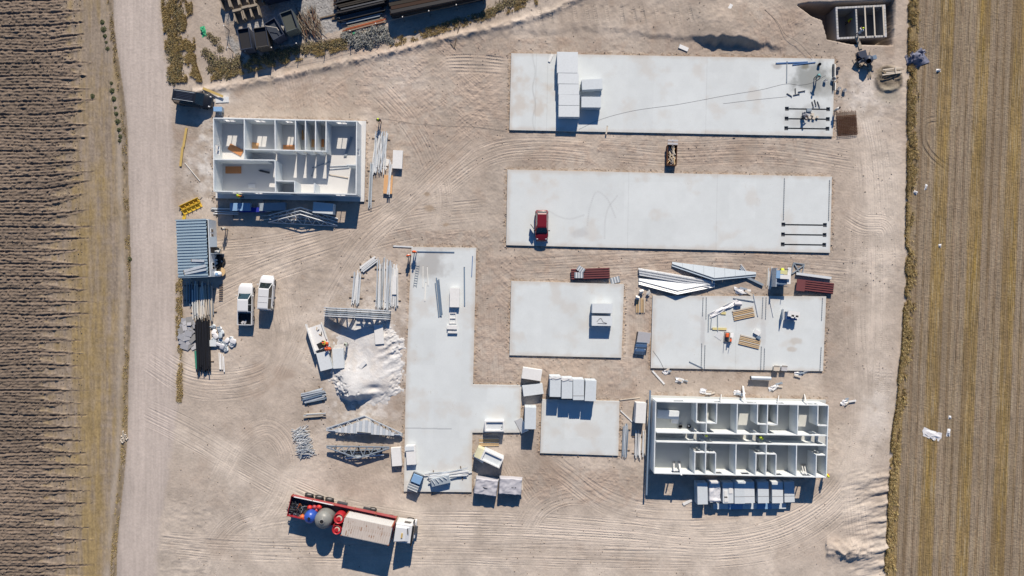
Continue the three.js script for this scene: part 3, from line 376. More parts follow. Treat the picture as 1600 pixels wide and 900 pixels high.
{ // articulated lorry: tractor, drop-side trailer
  const turn = 12, C = at(537, 806, 1.4), y = gAt(C) - .02;
  const L = thing('lorry', 'red articulated lorry with white cab loaded with tanks and a container', 'lorry', C, y, turn);
  const W2 = 1.27, X0 = -7.0, X1 = 6.75, red = paint(.30, .02, .03), whiteP = paint(.62, .635, .65), fl = 1.22;
  part('deck', bx(X1 - X0, .14, 2.5), M.steelD, L, [(X0 + X1) / 2, fl - .14, 0]);
  for (const z of [-.45, .45]) part('chassis_rail', bx(X1 - X0 - .4, .28, .14), red, L, [(X0 + X1) / 2, fl - .42, z]);
  const N = 5; for (let i = 0; i < N; i++) { const a = mix(X0, X1, i / N), b = mix(X0, X1, (i + 1) / N); part('side_board', bx(b - a - .08, .75, .06), red, L, [(a + b) / 2, fl, -W2]); if (i < 1) part('side_board', bx((b - a) * .45, .55, .06), red, L, [a + (b - a) * .23, fl, W2]); part('side_board', bx(b - a - .08, .75, .06), red, L, [(a + b) / 2, fl, W2 + .02]).visible = true; }
  for (let i = 0; i <= N; i++) { const x = mix(X0 + .05, X1 - .05, i / N); for (const z of [-W2 - .03, W2 + .05]) part('side_post', bx(.09, .95, .1), M.rustL, L, [x, fl - .08, z]); }
  part('tail_board', bx(.07, .75, 2.5), red, L, [X0 + .03, fl, 0]); part('head_board', bx(.09, 1.35, 2.4), red, L, [X1 - .05, fl, 0]);
  part('white_rail', bx(5.2, .05, .1), M.white, L, [-4.0, fl + .76, -W2]);
  for (const x of [-5.1, -3.75, -2.4]) for (const z of [-1.28, 1.0]) { wheel(L, x, z, .5, .4); part('mudguard', new THREE.CylinderGeometry(.58, .58, .42, 14, 1, true, -1.35, 2.7).rotateX(Math.PI / 2).rotateZ(Math.PI / 2 - Math.PI / 2), M.steelD, L, [x, .52, z]); }
  part('tool_box', bx(1.3, .5, .5), M.steelD, L, [-.6, .55, -1.2]); part('spare_wheel_rack', bx(.9, .3, .4), M.steelD, L, [2.6, .5, -1.2]); for (const z of [-1.22, 1.0]) wheel(L, 3.4, z, .48, .35);
  // tractor
  const Tn = new THREE.Group(); Tn.name = 'tractor'; L.add(Tn); Tn.position.set(8.05, 0, .12); Tn.rotation.y = 4 * D;
  part('tractor_chassis', bx(4.6, .3, .9), M.steelD, Tn, [-.75, .65, 0]);
  part('cab', hull([...sym([[-1.05, .75, 1.24], [1.15, .7, 1.22], [1.22, 1.6, 1.22], [1.0, 2.75, 1.1], [-1.05, 2.85, 1.16], [.95, 2.6, 1.2], [-1.05, 2.6, 1.24]])]), whiteP, Tn);
  part('roof_deflector', hull([...sym([[-1.0, 2.86, 1.0], [.75, 2.8, .92], [.35, 3.1, .8], [-.95, 3.42, .9]])]), whiteP, Tn);
  part('windscreen', hull([...sym([[1.235, 1.65, 1.1], [1.025, 2.6, 1.0], [1.20, 1.65, 1.1], [.99, 2.6, 1.0]])]), carGlass, Tn); part('sun_visor', bx(.3, .05, 2.1), M.black, Tn, [1.12, 2.66, 0]);
  for (const z of [-1, 1]) { part('side_window', hull([[.8, 1.7, z * 1.235], [-.1, 1.7, z * 1.25], [.65, 2.4, z * 1.225], [-.1, 2.4, z * 1.24], [.65, 2.4, z * 1.2], [-.1, 1.7, z * 1.2]]), carGlass, Tn); part('mirror', bx(.16, .6, .24), M.black, Tn, [1.1, 1.9, z * 1.48]); part('headlight', bx(.08, .22, .4), lampM, Tn, [1.2, .8, z * .85]); wheel(Tn, .45, z * 1.05, .5, .33); wheel(Tn, -2.2, z * .95, .5, .5); part('fender', bx(1.2, .08, .5), M.steelD, Tn, [-2.2, 1.02, z * .95]); }
  part('bumper', new RoundedBoxGeometry(.3, .45, 2.45, 2, .08), whiteP, Tn, [1.18, .52, 0]); part('roof_light_bar', bx(.2, .08, .6), M.yellowW, Tn, [-.1, 3.25, .1], [0, 0, -.25]); part('horn', bx(.1, .1, .7), M.black, Tn, [.55, 2.95, -.45], [0, .2, 0]);
  const local = (px, py, h) => { const [x, z] = at(px, py, h); return [x, z]; };
  const yd = y + fl;
  const on = (name, label, cat, px, py, h) => thing(name, label, cat, local(px, py, h), yd, turn);
  { const c = on('shipping_container', 'weathered pale shipping container standing on the lorry trailer', 'container', 572.7, 830, 3.85);
    const rib = []; for (let i = 0; i < 21; i++) rib.push(bake(bx(.15, .03, 2.26), [-2.9 + i * .29, 2.57, 0])); const rst = texture(256, 128, (x, y) => { const n = fbm(x / 22, y / 22, 4), q = sst(.66, .8, n + .1 * vn(x / 60, 3)), s = .85 + .3 * vn(x / 3, y / 40); return [mix(.48 * s, .25, q * .8), mix(.43 * s, .13, q * .8), mix(.39 * s, .07, q * .8)]; }, { repeat: [.16, .3] });
    const cm = new THREE.MeshStandardMaterial({ map: rst, roughness: .75 }), sm = gm(.55, .55, .54, .6);
    part('container_body', bx(6.06, 2.57, 2.4), sm, c); part('roof', bx(5.9, .035, 2.3), cm, c, [0, 2.55, 0]); for (const g of rib) part('roof_rib', g, cm, c); for (let i = 0; i < 24; i++) for (const z of [-1, 1]) part('side_rib', bx(.13, 2.3, .03), sm, c, [-2.85 + i * .248, .12, z * 1.212]);
    for (const x of [-3, 3]) for (const z of [-1.17, 1.17]) part('corner_post', bx(.14, 2.62, .14), M.rustL, c, [x, 0, z]); for (const z of [-.35, .35]) part('lock_rod', cyl(.03, 2.4, 6), M.zinc, c, [-3.06, .08, z]); }
  const lathe = (p, s = 28) => new THREE.LatheGeometry(p.map(([a, b]) => new THREE.Vector2(a, b)), s);
  { const t = on('water_tank', 'large grey plastic tank with ribbed dome and open hatch on the lorry', 'tank', 502.5, 815.5, 3.6), pm = gm(.21, .215, .205, .45); part('tank_body', lathe([[.001, 0], [1.08, 0], [1.14, .1], [1.12, .5], [1.16, .6], [1.12, .7], [1.12, 1.5], [1.08, 1.75], [.9, 2.05], [.62, 2.25], [.3, 2.35], [.3, 2.36]]), pm, t); for (let i = 0; i < 8; i++) { const a = i * Math.PI / 4; member('rib', [Math.cos(a) * .32, 2.36, Math.sin(a) * .32], [Math.cos(a) * .98, 1.95, Math.sin(a) * .98], .08, .07, pm, t); } part('hatch', cyl(.24, .1, 16), M.black, t, [0, 2.32, 0]); part('hatch_ring', new THREE.TorusGeometry(.28, .05, 8, 20).rotateX(Math.PI / 2), M.concreteD, t, [0, 2.38, 0]); }
  { const t = on('water_tank', 'blue round plastic tank beside the grey one on the lorry', 'tank', 482.5, 810.5, 3.0), pm = gm(.028, .085, .40, .35); part('tank_body', lathe([[.001, 0], [.74, 0], [.8, .12], [.78, .5], [.82, .7], [.78, .9], [.78, 1.2], [.7, 1.45], [.45, 1.66], [.18, 1.74], [.18, 1.78]]), pm, t); part('lid', cyl(.17, .08, 14), M.black, t, [0, 1.76, 0]); for (let i = 0; i < 6; i++) { const a = i * Math.PI / 3; member('rib', [Math.cos(a) * .2, 1.75, Math.sin(a) * .2], [Math.cos(a) * .68, 1.5, Math.sin(a) * .68], .05, .05, pm, t); } }
  for (const [px, py, r, h, lb] of [[529, 811, .66, 1.75, 'red steel drum with dished top nearest the side rail of the lorry'], [525.8, 828.2, .6, 1.6, 'red steel drum with dished top overhanging the lower lorry side']]) { const t = on('steel_drum', lb, 'drum', px, py, fl + h), pm = gm(.42, .022, .03, .4); part('drum_body', lathe([[.001, 0], [r, 0], [r, h * .33], [r * 1.04, h * .35], [r, h * .37], [r, h * .66], [r * 1.04, h * .68], [r, h * .7], [r, h], [r * .86, h], [r * .84, h - .12], [.001, h - .1]]), pm, t); part('drum_cap', cyl(r * .4, .12, 14), pm, t, [0, h - .12, 0]); part('residue', cyl(r * .55, .03, 14), M.cream, t, [r * .1, h - .11, -r * .12]); }
  const redB = mat(.55, .03, .025, .5);
  for (const [px, py, r, m, lb] of [[482, 795.5, .33, redB, 'red round float ball nearest the scrap in the lorry'], [489.5, 794.5, .32, gm(.35, .05, .07, .5), 'dull pinkish float ball between two red ones on the lorry'], [497, 794.2, .36, redB, 'bright red float ball above the grey tank on the lorry'], [492.5, 799.5, .28, gm(.42, .03, .04, .5), 'small dark red float ball wedged by the blue tank'], [470.5, 810, .34, mat(.62, .13, .03, .5), 'orange float ball at the rear lower corner of the lorry']]) { const t = on('float_ball', lb, 'ball', px, py, fl + .9); const g = new THREE.SphereGeometry(r, 18, 14).translate(0, r, 0); part('ball_shell', g, m, t); part('eyelet', new THREE.TorusGeometry(.07, .03, 6, 10), M.steelD, t, [0, r * 2 + .03, 0]); }
  { const t = on('scrap_heap', 'tangled heap of dark scrap metal in the rear of the lorry', 'scrap', 463, 797, 1.7); for (let i = 0; i < 90; i++) { const a = rr(0, 6.28), l = rr(.3, 1.1), x = rr(-.95, .95), z = rr(-.95, .9), yy = rr(.02, .45) * (1 - .35 * Math.hypot(x, z)), e = rr(-.25, .25); member('scrap_piece', [x - Math.cos(a) * l / 2, yy, z - Math.sin(a) * l / 2], [x + Math.cos(a) * l / 2, Math.max(.02, yy + e), z + Math.sin(a) * l / 2], rr(.04, .14), rr(.03, .1), pick([M.steelD, M.blackp, M.blackp, M.rust, M.zincD, M.navy, i % 9 ? M.steelD : M.orange]), t); } }
}

// ---------- stacks of wall panels ----------
// c: survey point of the middle of the top; w x l metres; h height; y0 what it stands on
function stack(name, label, c, w, l, turn, h, { y0, n = Math.max(1, Math.round(h / .16)), m = M.panel, jit = .02, group, skid = true, wrap, part: pn = 'panel', top } = {}) {
  const base = y0 ?? 0, p = at(c[0], c[1], base + h), yb = y0 ?? gAt(p) - .01, t = thing(name, label, wrap ? 'bundle' : 'stack', p, yb, turn, group);
  let y = 0; if (skid && h > .4) { for (const s of [-.38, 0, .38]) part('skid', bx(.12, .1, l * .96), M.woodG, t, [s * w, 0, 0]); y = .1; }
  const th = (h - y) / n; for (let i = 0; i < n; i++) { const last = i === n - 1; part(pn, bx(w, Math.round((th - .004) * 1000) / 1000, l), last && top ? top : i % 3 && !Array.isArray(m) ? m : Array.isArray(m) ? m[i % m.length] : m, t, [rr(-jit, jit), y + i * th, rr(-jit, jit)], [0, rr(-jit, jit) * .4, 0]); }
  if (wrap) part('plastic_wrap', sheet(w + .16, l + .16, h * .8, .065, 22), wrap, t, [0, h * .27, 0]);
  return t;
}
function sheet(w, l, drop, rough, n = 14) {                         // crumpled cover draped over a block
  const g = new THREE.PlaneGeometry(1, 1, n, n).rotateX(-Math.PI / 2), P = g.attributes.position, o = rnd() * 99;
  for (let i = 0; i < P.count; i++) { let u = P.getX(i) * 2, v = P.getZ(i) * 2; const a = 1.22, ex = Math.max(0, Math.abs(u) * a - 1), ez = Math.max(0, Math.abs(v) * a - 1), e = Math.max(ex, ez) / (a - 1); const x = Math.sign(u) * Math.min(1, Math.abs(u) * a) * w / 2, z = Math.sign(v) * Math.min(1, Math.abs(v) * a) * l / 2; const nn = fbm(x * 2.2 + o, z * 2.2, 3) - .5; P.setXYZ(i, x * (1 + e * .05) + nn * rough, drop - e * drop + nn * rough * (e < .9 ? 4 : .5) + .03, z * (1 + e * .05) + nn * rough); }
  g.computeVertexNormals(); return g;
}
const GP = 'stacked wall panels';
[['topmost of six panel stacks standing in a row across the north slab', 886.6, 89, .0], ['second panel stack from the excavation edge in the row of six', 886.6, 105.6], ['third panel stack in the row of six on the north slab', 888.2, 122.8], ['fourth panel stack in the row of six on the north slab', 888.6, 139.8], ['fifth panel stack in the row of six on the north slab', 889, 156.4], ['last of six panel stacks in a row, casting the shadow over the slab edge', 889.3, 173.6]].forEach(([lb, x, y], i) => stack('panel_stack', lb, [x, y], 2.66, i === 5 ? 1.42 : 1.34, .5, 1.3, { y0: SLAB, m: [M.panel, M.panelB], group: GP }));
stack('panel_stack', 'tilted upper one of two panel stacks beside the row of six', [925.3, 131.8], 2.62, 1.3, -4, 1.25, { y0: SLAB, group: GP, jit: .05 });
stack('panel_stack', 'lower one of two panel stacks beside the row of six', [924, 159.2], 2.52, 1.36, .5, 1.3, { y0: SLAB, group: GP });
stack('panel_stack', 'upper panel stack on the square slab, its top in three joined boards', [941, 482], 2.6, 1.2, 1, 1.25, { y0: SLAB, group: GP, m: M.panelB });
{ const s = stack('panel_stack', 'lower panel stack on the square slab with black cable on top', [941, 501.6], 2.6, 1.25, 1, 1.2, { y0: SLAB, group: GP, m: M.panelB }); part('cable', new THREE.TubeGeometry(new THREE.CatmullRomCurve3([[-.7, .02, .1], [-.2, .03, -.35], [.1, .02, .1], [.6, .03, .3], [-.6, .02, .3]].map((p) => new THREE.Vector3(...p))), 40, .02, 5), M.black, s, [0, 1.2, 0]); }
[['first of four tall panel stacks in a row, above the small slab', 867.5, 604, 1], ['second of four tall panel stacks, loose offcuts scattered on its back edge', 886.2, 606.6, 0], ['third of four tall panel stacks, reaching over the small slab', 903.8, 608.6, 0], ['fourth of four tall panel stacks, slightly turned, nearest the trusses', 923.2, 610.6, 2]].forEach(([lb, x, y, a], i) => { const s = stack('panel_stack', lb, [x, y], 1.38, 2.62, a, 2.1, { group: GP, jit: .04, m: [M.panel, M.panelB] }); if (i < 2) for (let k = 0; k < 5; k++) part('offcut', bx(rr(.3, .8), .05, rr(.12, .3)), M.panelW, s, [rr(-.5, .5), 2.1 + k * .012, -1.15 + rr(-.1, .12)], [0, rr(-.4, .4), 0]); if (i === 2) part('strap', bx(1.42, .012, .06), M.concreteD, s, [0, 2.1, .8]); });
stack('panel_stack', 'tilted panel stack on bare soil, upper of the pair by the L-shaped slab', [831, 584.6], 2.45, 1.4, 8, 1.0, { group: GP, m: M.panelW, jit: .06 });
stack('panel_stack', 'slightly turned panel stack, lower of the pair by the L-shaped slab', [832.8, 609.6], 2.6, 1.35, -7, .95, { group: GP, m: M.panelB, jit: .05 });
stack('panel_stack', 'tall narrow panel stack standing between the L-shaped and small slabs', [828.7, 653.6], 1.42, 2.75, 1.5, 2.15, { group: GP, m: [M.panel, M.panelB] });
{ const t = thing('wall_board', 'pale board propped against the tall narrow stack, half in its shadow', 'board', at(815, 664), 0, 62); part('board', bx(1.9, .05, 1.15), M.panelW, t, [0, .42, 0], [.42, 0, 0]); part('edge_strip', bx(1.9, .06, .05), M.steelD, t, [0, .18, .54]); }
stack('panel_stack', 'slim white panel stack on soil beside the inverted truss', [619, 714], 1.25, 2.35, -4, .7, { group: GP, m: M.panelW }); stack('panel_stack', 'slim white panel stack on the L-shaped slab edge, short board on top', [642, 711], 1.2, 2.5, -3, .6, { y0: SLAB, group: GP, m: M.panelW });
part('board', bx(1.15, .08, .55), M.panelB, thing('wall_board', 'short board lying across the slim white stack on the slab', 'board', at(639.5, 701, .95), SLAB + .605, -3));
stack('panel_stack', 'low white panel stack on the L-shaped slab by the steel bars', [710.2, 465], 1.25, 2.45, 1, .6, { y0: SLAB, group: GP, m: M.panelW });
stack('panel_stack', 'white panel stack with a pale bag on it, beside the smaller shell', [621, 249], 1.25, 2.35, 3, .65, { group: GP, m: M.panelW });
stack('panel_stack', 'white tray of boards with a brown sheet, beside the smaller shell', [606.5, 288], 1.15, 2.4, 3, .4, { group: GP, m: M.panelW, top: M.boardL });
stack('wall_board', 'pale board lying aslant next to the tray of boards by the shell', [602, 255.5], .8, 1.3, 18, .06, { n: 1, skid: false, m: M.panelW });
{ // cutting bench made of panels, with orange helmets around it
  const p = at(498, 527, .8), t = thing('panel_bench', 'long white bench of panels where the helmeted workers stand', 'bench', p, gAt(p), -18); part('panel', bx(1.9, .14, 3.1), M.panelW, t, [0, .72, 0]); part('lower_panel', bx(1.8, .12, 2.9), M.panelB, t, [.05, .4, .05]); part('back_board', bx(.09, .75, 4.0), M.panelW, t, [-.98, .55, -.1]); part('ledge', bx(.1, .3, 2.3), M.pvc, t, [.95, .75, -.6]); for (const [x, z] of [[-.8, -1.3], [.8, -1.3], [-.8, 1.3], [.8, 1.3]]) part('leg', bx(.12, .72, .12), M.woodG, t, [x, 0, z]); part('black_mat', bx(1.15, .02, .75), M.black, t, [.1, .865, 1.05], [0, .15, 0]); for (let i = 0; i < 5; i++) part('hand_tool', bx(rr(.1, .4), .08, .07), pick([M.orange, M.steelD, M.wood]), t, [rr(-.3, .7), .87, rr(-1.3, .6)], [0, rr(0, 3), 0]); }
stack('panel_stack', 'white panel stack with square end forming the lower half of the bench row', [506.5, 564], 1.55, 2.35, -14, .95, { group: GP, m: M.panelB });
stack('panel_stack', 'white panel stack closest to the sand heap, worker at its corner', [528.5, 560], 1.42, 2.55, -4, .7, { group: GP, m: M.panelB });
stack('wall_board', 'white board lying flat on the sand heap by the truss row', [592, 522.5], 1.15, 2.5, -4, .16, { n: 1, skid: false, m: M.panelW, y0: groundH(592, 522) + heapH(592, 522) + .05 });
stack('wall_board', 'small white board lying askew on the sand heap', [566.5, 570], .5, 1.15, 42, .08, { n: 1, skid: false, m: M.panelW, y0: groundH(566, 570) + heapH(566, 570) + .08 });
// row of stacks in the shadow of the larger shell
[['grey-white panel stack at the open end of the shaded row', 1097.5, 771.5, 1.3, 2.75, 1.55, M.panel], ['panel stack under torn plastic film, second in the shaded row', 1117, 769, 1.3, 2.6, 1.4, M.film], ['panel stack with loose boards on top, third in the shaded row', 1137.5, 770, 1.35, 2.65, 1.4, M.panelB], ['panel stack tight beside its neighbour, fourth in the shaded row', 1155.5, 770, 1.3, 2.75, 1.45, M.panel], ['panel stack tight beside its neighbour, fifth in the shaded row', 1171.5, 769.6, 1.28, 2.7, 1.45, M.panelB], ['panel stack standing free, sixth in the shaded row', 1193, 769.5, 1.4, 2.7, 1.45, M.panel], ['panel stack with a lit patch at its back, seventh in the shaded row', 1215, 769.5, 1.4, 2.7, 1.4, M.panelB], ['low blue-shaded panel stack, last in the row by the soil patch', 1233.8, 769, 1.3, 2.65, 1.0, M.panel]].forEach(([lb, x, y, w, l, h, m], i) => { const s = stack('panel_stack', lb, [x, y], w, l, -1, h, { group: GP, m, jit: .03 }); if (i === 1) part('plastic_film', sheet(w + .15, l * .75, .35, .09, 18), M.film, s, [0, h - .3, .2]); if (i === 2) for (const [a, b, c, d] of [[-.3, .2, .4, .9], [.35, -.3, .5, .8], [-.25, .8, .5, .7]]) part('board', bx(c, .06, d), M.panelW, s, [a, h, b]); if (i > 2) part('strap', bx(w + .03, .012, .05), M.concreteD, s, [0, h, .5]); });
{ const t = thing('flat_bundle', 'long blue-grey panels laid end to end below the shaded row', 'panels', at(1172, 791.5, .5), gAt(at(1172, 791.5)), -.4); for (let k = 0; k < 3; k++) for (let i = 0; i < 5; i++) part('panel', bx(1.86, .13, .72), (i + k) % 2 ? M.blueL : M.panel, t, [-3.76 + i * 1.88, k * .135, rr(-.02, .02)]); }
// ---------- roof trusses ----------
function trussOf(parent, L, heel, hgt, m, z, { d = .11, webs = 6 } = {}) {
  const g = new THREE.Group(); g.name = 'truss'; parent.add(g); g.position.z = z; const a = L / 2;
  member('bottom_chord', [-a, .05, 0], [a, .05, 0], d, d, m, g); for (const s of [-1, 1]) { member('top_chord', [s * a, heel, 0], [0, hgt, 0], d, d, m, g); member('post', [s * (a - .05), .1, 0], [s * (a - .05), heel, 0], d * .8, d * .7, m, g);
    for (let i = 0; i < webs / 2; i++) { const x0 = a * (i + .15) / (webs / 2 + .2), x1 = a * (i + .75) / (webs / 2 + .2), tY = (x) => mix(hgt, heel, x / a) - .04; member('web', [s * x0, .08, 0], [s * x1, tY(x1), 0], d * .6, d * .6, m, g); member('web', [s * x1, tY(x1), 0], [s * (x0 + a / (webs / 2 + .2)), .08, 0], d * .6, d * .6, m, g); } }
  return g;
}
// c: survey point of the middle of the base line; tilt from upright
function trusses(name, label, c, turn, { L, heel = .25, hgt, n = 4, gap = .22, tilt = 0, m = M.zinc, y0, clad, webs = 6, d = .11 } = {}) {
  const p = at(...c), t = thing(name, label, 'trusses', p, (y0 ?? gAt(p)) + .02, turn); 
  for (let i = 0; i < n; i++) { const g = trussOf(t, L, heel, hgt, Array.isArray(m) ? m[i % m.length] : m, (i - (n - 1) / 2) * gap / Math.max(.25, Math.cos(tilt * D)), { webs, d }); g.rotation.x = tilt * D; if (tilt > 60) { g.position.y = d / 2 + i * d * 1.1; g.position.z = i * .04; g.rotation.x = 90 * D; } }
  return t;
}
{ const s = trusses('roof_trusses', 'upright bundle of zinc trusses above the sand heap, casting a gabled shadow', [560, 490], 3, { L: 8.5, heel: .9, hgt: 2.15, n: 5, gap: .26, tilt: -4, m: [M.zinc, M.zincL, M.zincD] }); for (const x of [.35, 1.35]) part('end_sheet', bx(.95, 1.3, .04), M.panelG, s, [x, .25, 1.02], [-.85, 0, 0]); for (let i = 0; i < 3; i++) part('strap', bx(.04, .06, 1.5), M.pvc, s, [-2 + i * 2, 1.3 + (i === 1 ? .75 : 0), 0]); }
{ const s = trusses('roof_trusses', 'flat-lying gable truss stack over corrugated sheets beside the L-shaped slab', [571, 677], 3.5, { L: 9.6, heel: .3, hgt: 2.2, n: 3, tilt: 0, m: [M.zincD, M.zincL, M.zinc], webs: 8 }); s.children.forEach((g, i) => { g.rotation.x = -Math.PI / 2; g.position.set(.1 - i * .12, .42 + i * .14, -i * .1); });
  for (let i = 0; i < 22; i++) { const x = -4.1 + i * .38, hh = 1.9 * (1 - Math.abs(x + .1) / 4.7) - .05 ; if (hh > .3) part('corrugated_sheet', bx(.36, .05, hh), i % 2 ? M.zinc : M.zincL, s, [x + .18, .80 + (i % 2) * .03, -hh / 2 - .1]); } part('timber', bx(.1, .3, 1.6), M.woodG, s, [-2.6, 0, -.6]); part('timber', bx(.1, .3, 1.6), M.woodG, s, [2.6, 0, -.6]); member('loose_angle', [-.9, .92, -.28], [.9, .92, -.22], .14, .08, M.steelD, s); }
{ const s = trusses('roof_trusses', 'flat-lying inverted truss, apex downwards, below the gable stack', [561.5, 694.5], 1, { L: 8.1, heel: .22, hgt: 1.55, n: 2, m: [M.zincD, M.zinc], webs: 8 }); s.children.forEach((g, i) => { g.rotation.x = Math.PI / 2; g.position.set(0, .85 - i * .16, i * .1); }); for (const x of [-3, 0, 3]) part('trestle', bx(.14, .66, .6), M.woodD, s, [x, 0, .35]); }
{ const t = thing('steel_profiles', 'dark steel offcuts and sheets heaped under the inverted truss', 'steel', at(566, 709), gAt(at(566, 709)), 0); for (let i = 0; i < 12; i++) member('profile', [rr(-3, -1.8), .06 + i * .035, rr(-.5, .5)], [rr(1.5, 3.3), .06 + i * .035, rr(-.7, .3)], rr(.08, .2), .05, pick([M.zincD, M.steelB, M.zincL, M.steelD]), t); }
// three truss groups north of the wide slab
function leanTruss(label, base, L, turn, h, tilt, m, clad, n = 3) {
  const p = at(...base), t = thing('roof_trusses', label, 'trusses', p, gAt(p) + .02, turn);
  for (let i = 0; i < n; i++) { const g = trussOf(t, L, .35, h, m, -i * .2, { webs: 6, d: .12 }); g.rotation.x = tilt * D; }
  if (clad) { const k = 8; for (let i = 0; i < k; i++) { const x0 = -L / 2 + L * i / k, x1 = x0 + L / k - .02, yA = mix(h, .35, Math.abs(x0) / (L / 2)), yB = mix(h, .35, Math.abs(x1) / (L / 2)); const sh = new THREE.Shape([[x0, .06], [x1, .06], [x1, yB], [x0, yA]].map((q) => new THREE.Vector2(...q))); const o = part('cladding_panel', new THREE.ExtrudeGeometry(sh, { depth: .07, bevelEnabled: false }), clad, t, [0, 0, .06]); const gr = new THREE.Vector3(0, 0, -.15).applyAxisAngle(new THREE.Vector3(1, 0, 0), tilt * D); o.position.copy(gr); o.position.z -= (n - 1) * .2; o.rotation.x = tilt * D; } }
  return t;
}
leanTruss('white-clad gable leaning low over the slab corner, lower of the truss groups', [1057, 442], 9.9, 2, 1.6, 66, M.zincL, M.panelB);
leanTruss('large grey-clad gable leaning towards the slab, topmost of the truss groups', [1115, 420], 11.0, 7, 1.7, 62, M.steelB, M.panelG, 2);
{ const t = thing('steel_profiles', 'bundle of white folded channels passing under the grey-clad gable', 'steel', at(1054, 434), gAt(at(1054, 434)), 9); for (let i = 0; i < 6; i++) member('channel', [-4.9 + i * .05, .25 + (i % 2) * .14, -.45 + i * .16], [4.6, .25 + (i % 2) * .14, -.35 + i * .17], .15, .12, i % 2 ? M.zincL : M.panelW, t); for (const x of [-4, 0, 3.8]) part('timber', bx(.12, .24, 1.3), M.woodG, t, [x, 0, 0]); }
{ const s = trusses('roof_trusses', 'pale trusses leaning in the deep shade below the smaller shell', [474, 345.5], 3, { L: 9.0, heel: .15, hgt: 1.9, n: 3, gap: .35, tilt: -38, m: [M.zincL, M.zinc], webs: 8, d: .1 }); }
stack('panel_stack', 'panel stack with one sunlit edge in the shade below the smaller shell', [504.5, 325], 2.6, 1.35, 5, 1.4, { group: GP, m: M.panel });
// ---------- pallets ----------
function pallet(label, c, turn, w = 2.6, l = 1.3, y0, dir = 0) { const p = at(...c, y0 ?? 0), t = thing('pallet', label, 'pallet', p, y0 ?? gAt(p), turn, 'wooden pallets'); for (const z of [-.44, 0, .44]) { dir ? part('runner', bx(.1, .1, l), M.woodD, t, [z * w, 0, 0]) : part('runner', bx(w, .1, .1), M.woodD, t, [0, 0, z * l]); } const N = dir ? 6 : Math.round(w / .42); if (dir) for (let i = 0; i < N; i++) part('slat', bx(w, .025, l / N * .62), M.wood, t, [0, .1, -l / 2 + l * (i + .5) / N]); else for (let i = 0; i < 6; i++) part('slat', bx(w, .025, l / 6 * .6), i % 3 ? M.wood : M.cream, t, [0, .102, -l / 2 + l * (i + .5) / 6]); return t; }
pallet('wooden pallet on the wide slab, tilted, nearest the plastic film', [1161.5, 490], -12, 2.75, 1.35, SLAB); pallet('wooden pallet on the wide slab below the tilted one, beside the orange machine', [1171, 534], 14, 2.75, 1.3, SLAB);
pallet('pale wooden pallet on soil under the white window unit', [764, 690], 0, 2.6, 1.15); pallet('upright-lying pallet on soil at the corner of the wide slab', [1000.5, 477], 90, 1.9, 1.2);
// ---------- bundles of steel and plastic lengths ----------
function bundle(name, label, cat, c, turn, len, width, n, { m, w = .1, h = .08, layers = 3, jit = .4, fan = .03, round, pn = 'profile', bear = true, y0, group } = {}) {
  const p = at(...c, y0 ?? 0), t = thing(name, label, cat, p, y0 ?? gAt(p), turn, group); const b = bear ? .1 : .012; if (bear) for (const s of [-.32, .32]) part('timber', bx(.1, .1, width + .7), M.woodD, t, [s * len, 0, 0]);
  const per = Math.ceil(n / layers); for (let i = 0; i < n; i++) { const ly = Math.floor(i / per), k = i % per, z = (k + .5) / per * width - width / 2 + rr(-.3, .3) * width / per, o = rr(-jit, jit), l = len * rr(.82, 1), f = rr(-fan, fan) * len / 2; member(pn, [-l / 2 + o, b + ly * (round ? w * 1.9 : h) + (round ? w : h / 2), z - f], [l / 2 + o, b + ly * (round ? w * 1.9 : h) + (round ? w : h / 2) + rr(0, .015), z + f], w, h, pick(m), t, round); }
  return t;
}
const zz = [M.zinc, M.zincL, M.zincL, M.zincD, M.panelW, M.zinc];
bundle('steel_profiles', 'fan of zinc studs on two dark timbers beside the smaller shell', 'steel', [594, 238], 95, 5.4, 1.7, 26, { m: zz, fan: .1, layers: 3 });
bundle('steel_profiles', 'narrow bundle of grey studs along the edge of the smaller shell', 'steel', [580, 290], 93, 6.0, .45, 8, { m: [M.zinc, M.zincD, M.zinc], fan: .01 });
bundle('steel_profiles', 'thin white lengths on the tray of boards beside the smaller shell', 'steel', [609, 280], 95, 4.6, .35, 6, { m: [M.zinc, M.panelW], fan: .05, bear: false, y0: .44 });
bundle('steel_profiles', 'short aslant bundle of three white channels above the stud bundle', 'steel', [576, 413], -36, 2.6, .9, 5, { m: [M.zincL, M.panelW, M.zincD], layers: 1, w: .16, h: .14, jit: .1 });
bundle('steel_profiles', 'stud bundle on two long dark timbers above the upright trusses', 'steel', [557.5, 449], 95, 4.2, 1.05, 16, { m: zz, layers: 2, fan: .02 });
bundle('steel_profiles', 'large mixed bundle of long zinc studs beside the L-shaped slab', 'steel', [600.5, 445], 92, 6.4, 1.9, 30, { m: zz, layers: 3, fan: .035, jit: .5 });
{ const t = bundle('steel_profiles', 'bundle of white boards over channels next to the L-shaped slab', 'steel', [617, 448], 91, 5.6, .95, 14, { m: zz, layers: 2, jit: .4 }); part('board', bx(2.4, .1, .55), M.panelW, t, [-.2, .32, 0]); part('board', bx(1.6, .08, .2), M.panelW, t, [-2, .32, -.2]); }
bundle('steel_profiles', 'tilted pile of dark blue-grey lengths beside the sand heap foot', 'steel', [490.5, 619], -14, 3.1, 1.5, 16, { m: [M.zincD, M.steelB, M.zinc], layers: 3, w: .15, h: .12, fan: .05 });
bundle('steel_profiles', 'small bundle of grey lengths on sticks below the dark blue pile', 'steel', [492, 648.5], -4, 2.6, .6, 8, { m: [M.cream, M.zinc, M.woodG], layers: 2 });
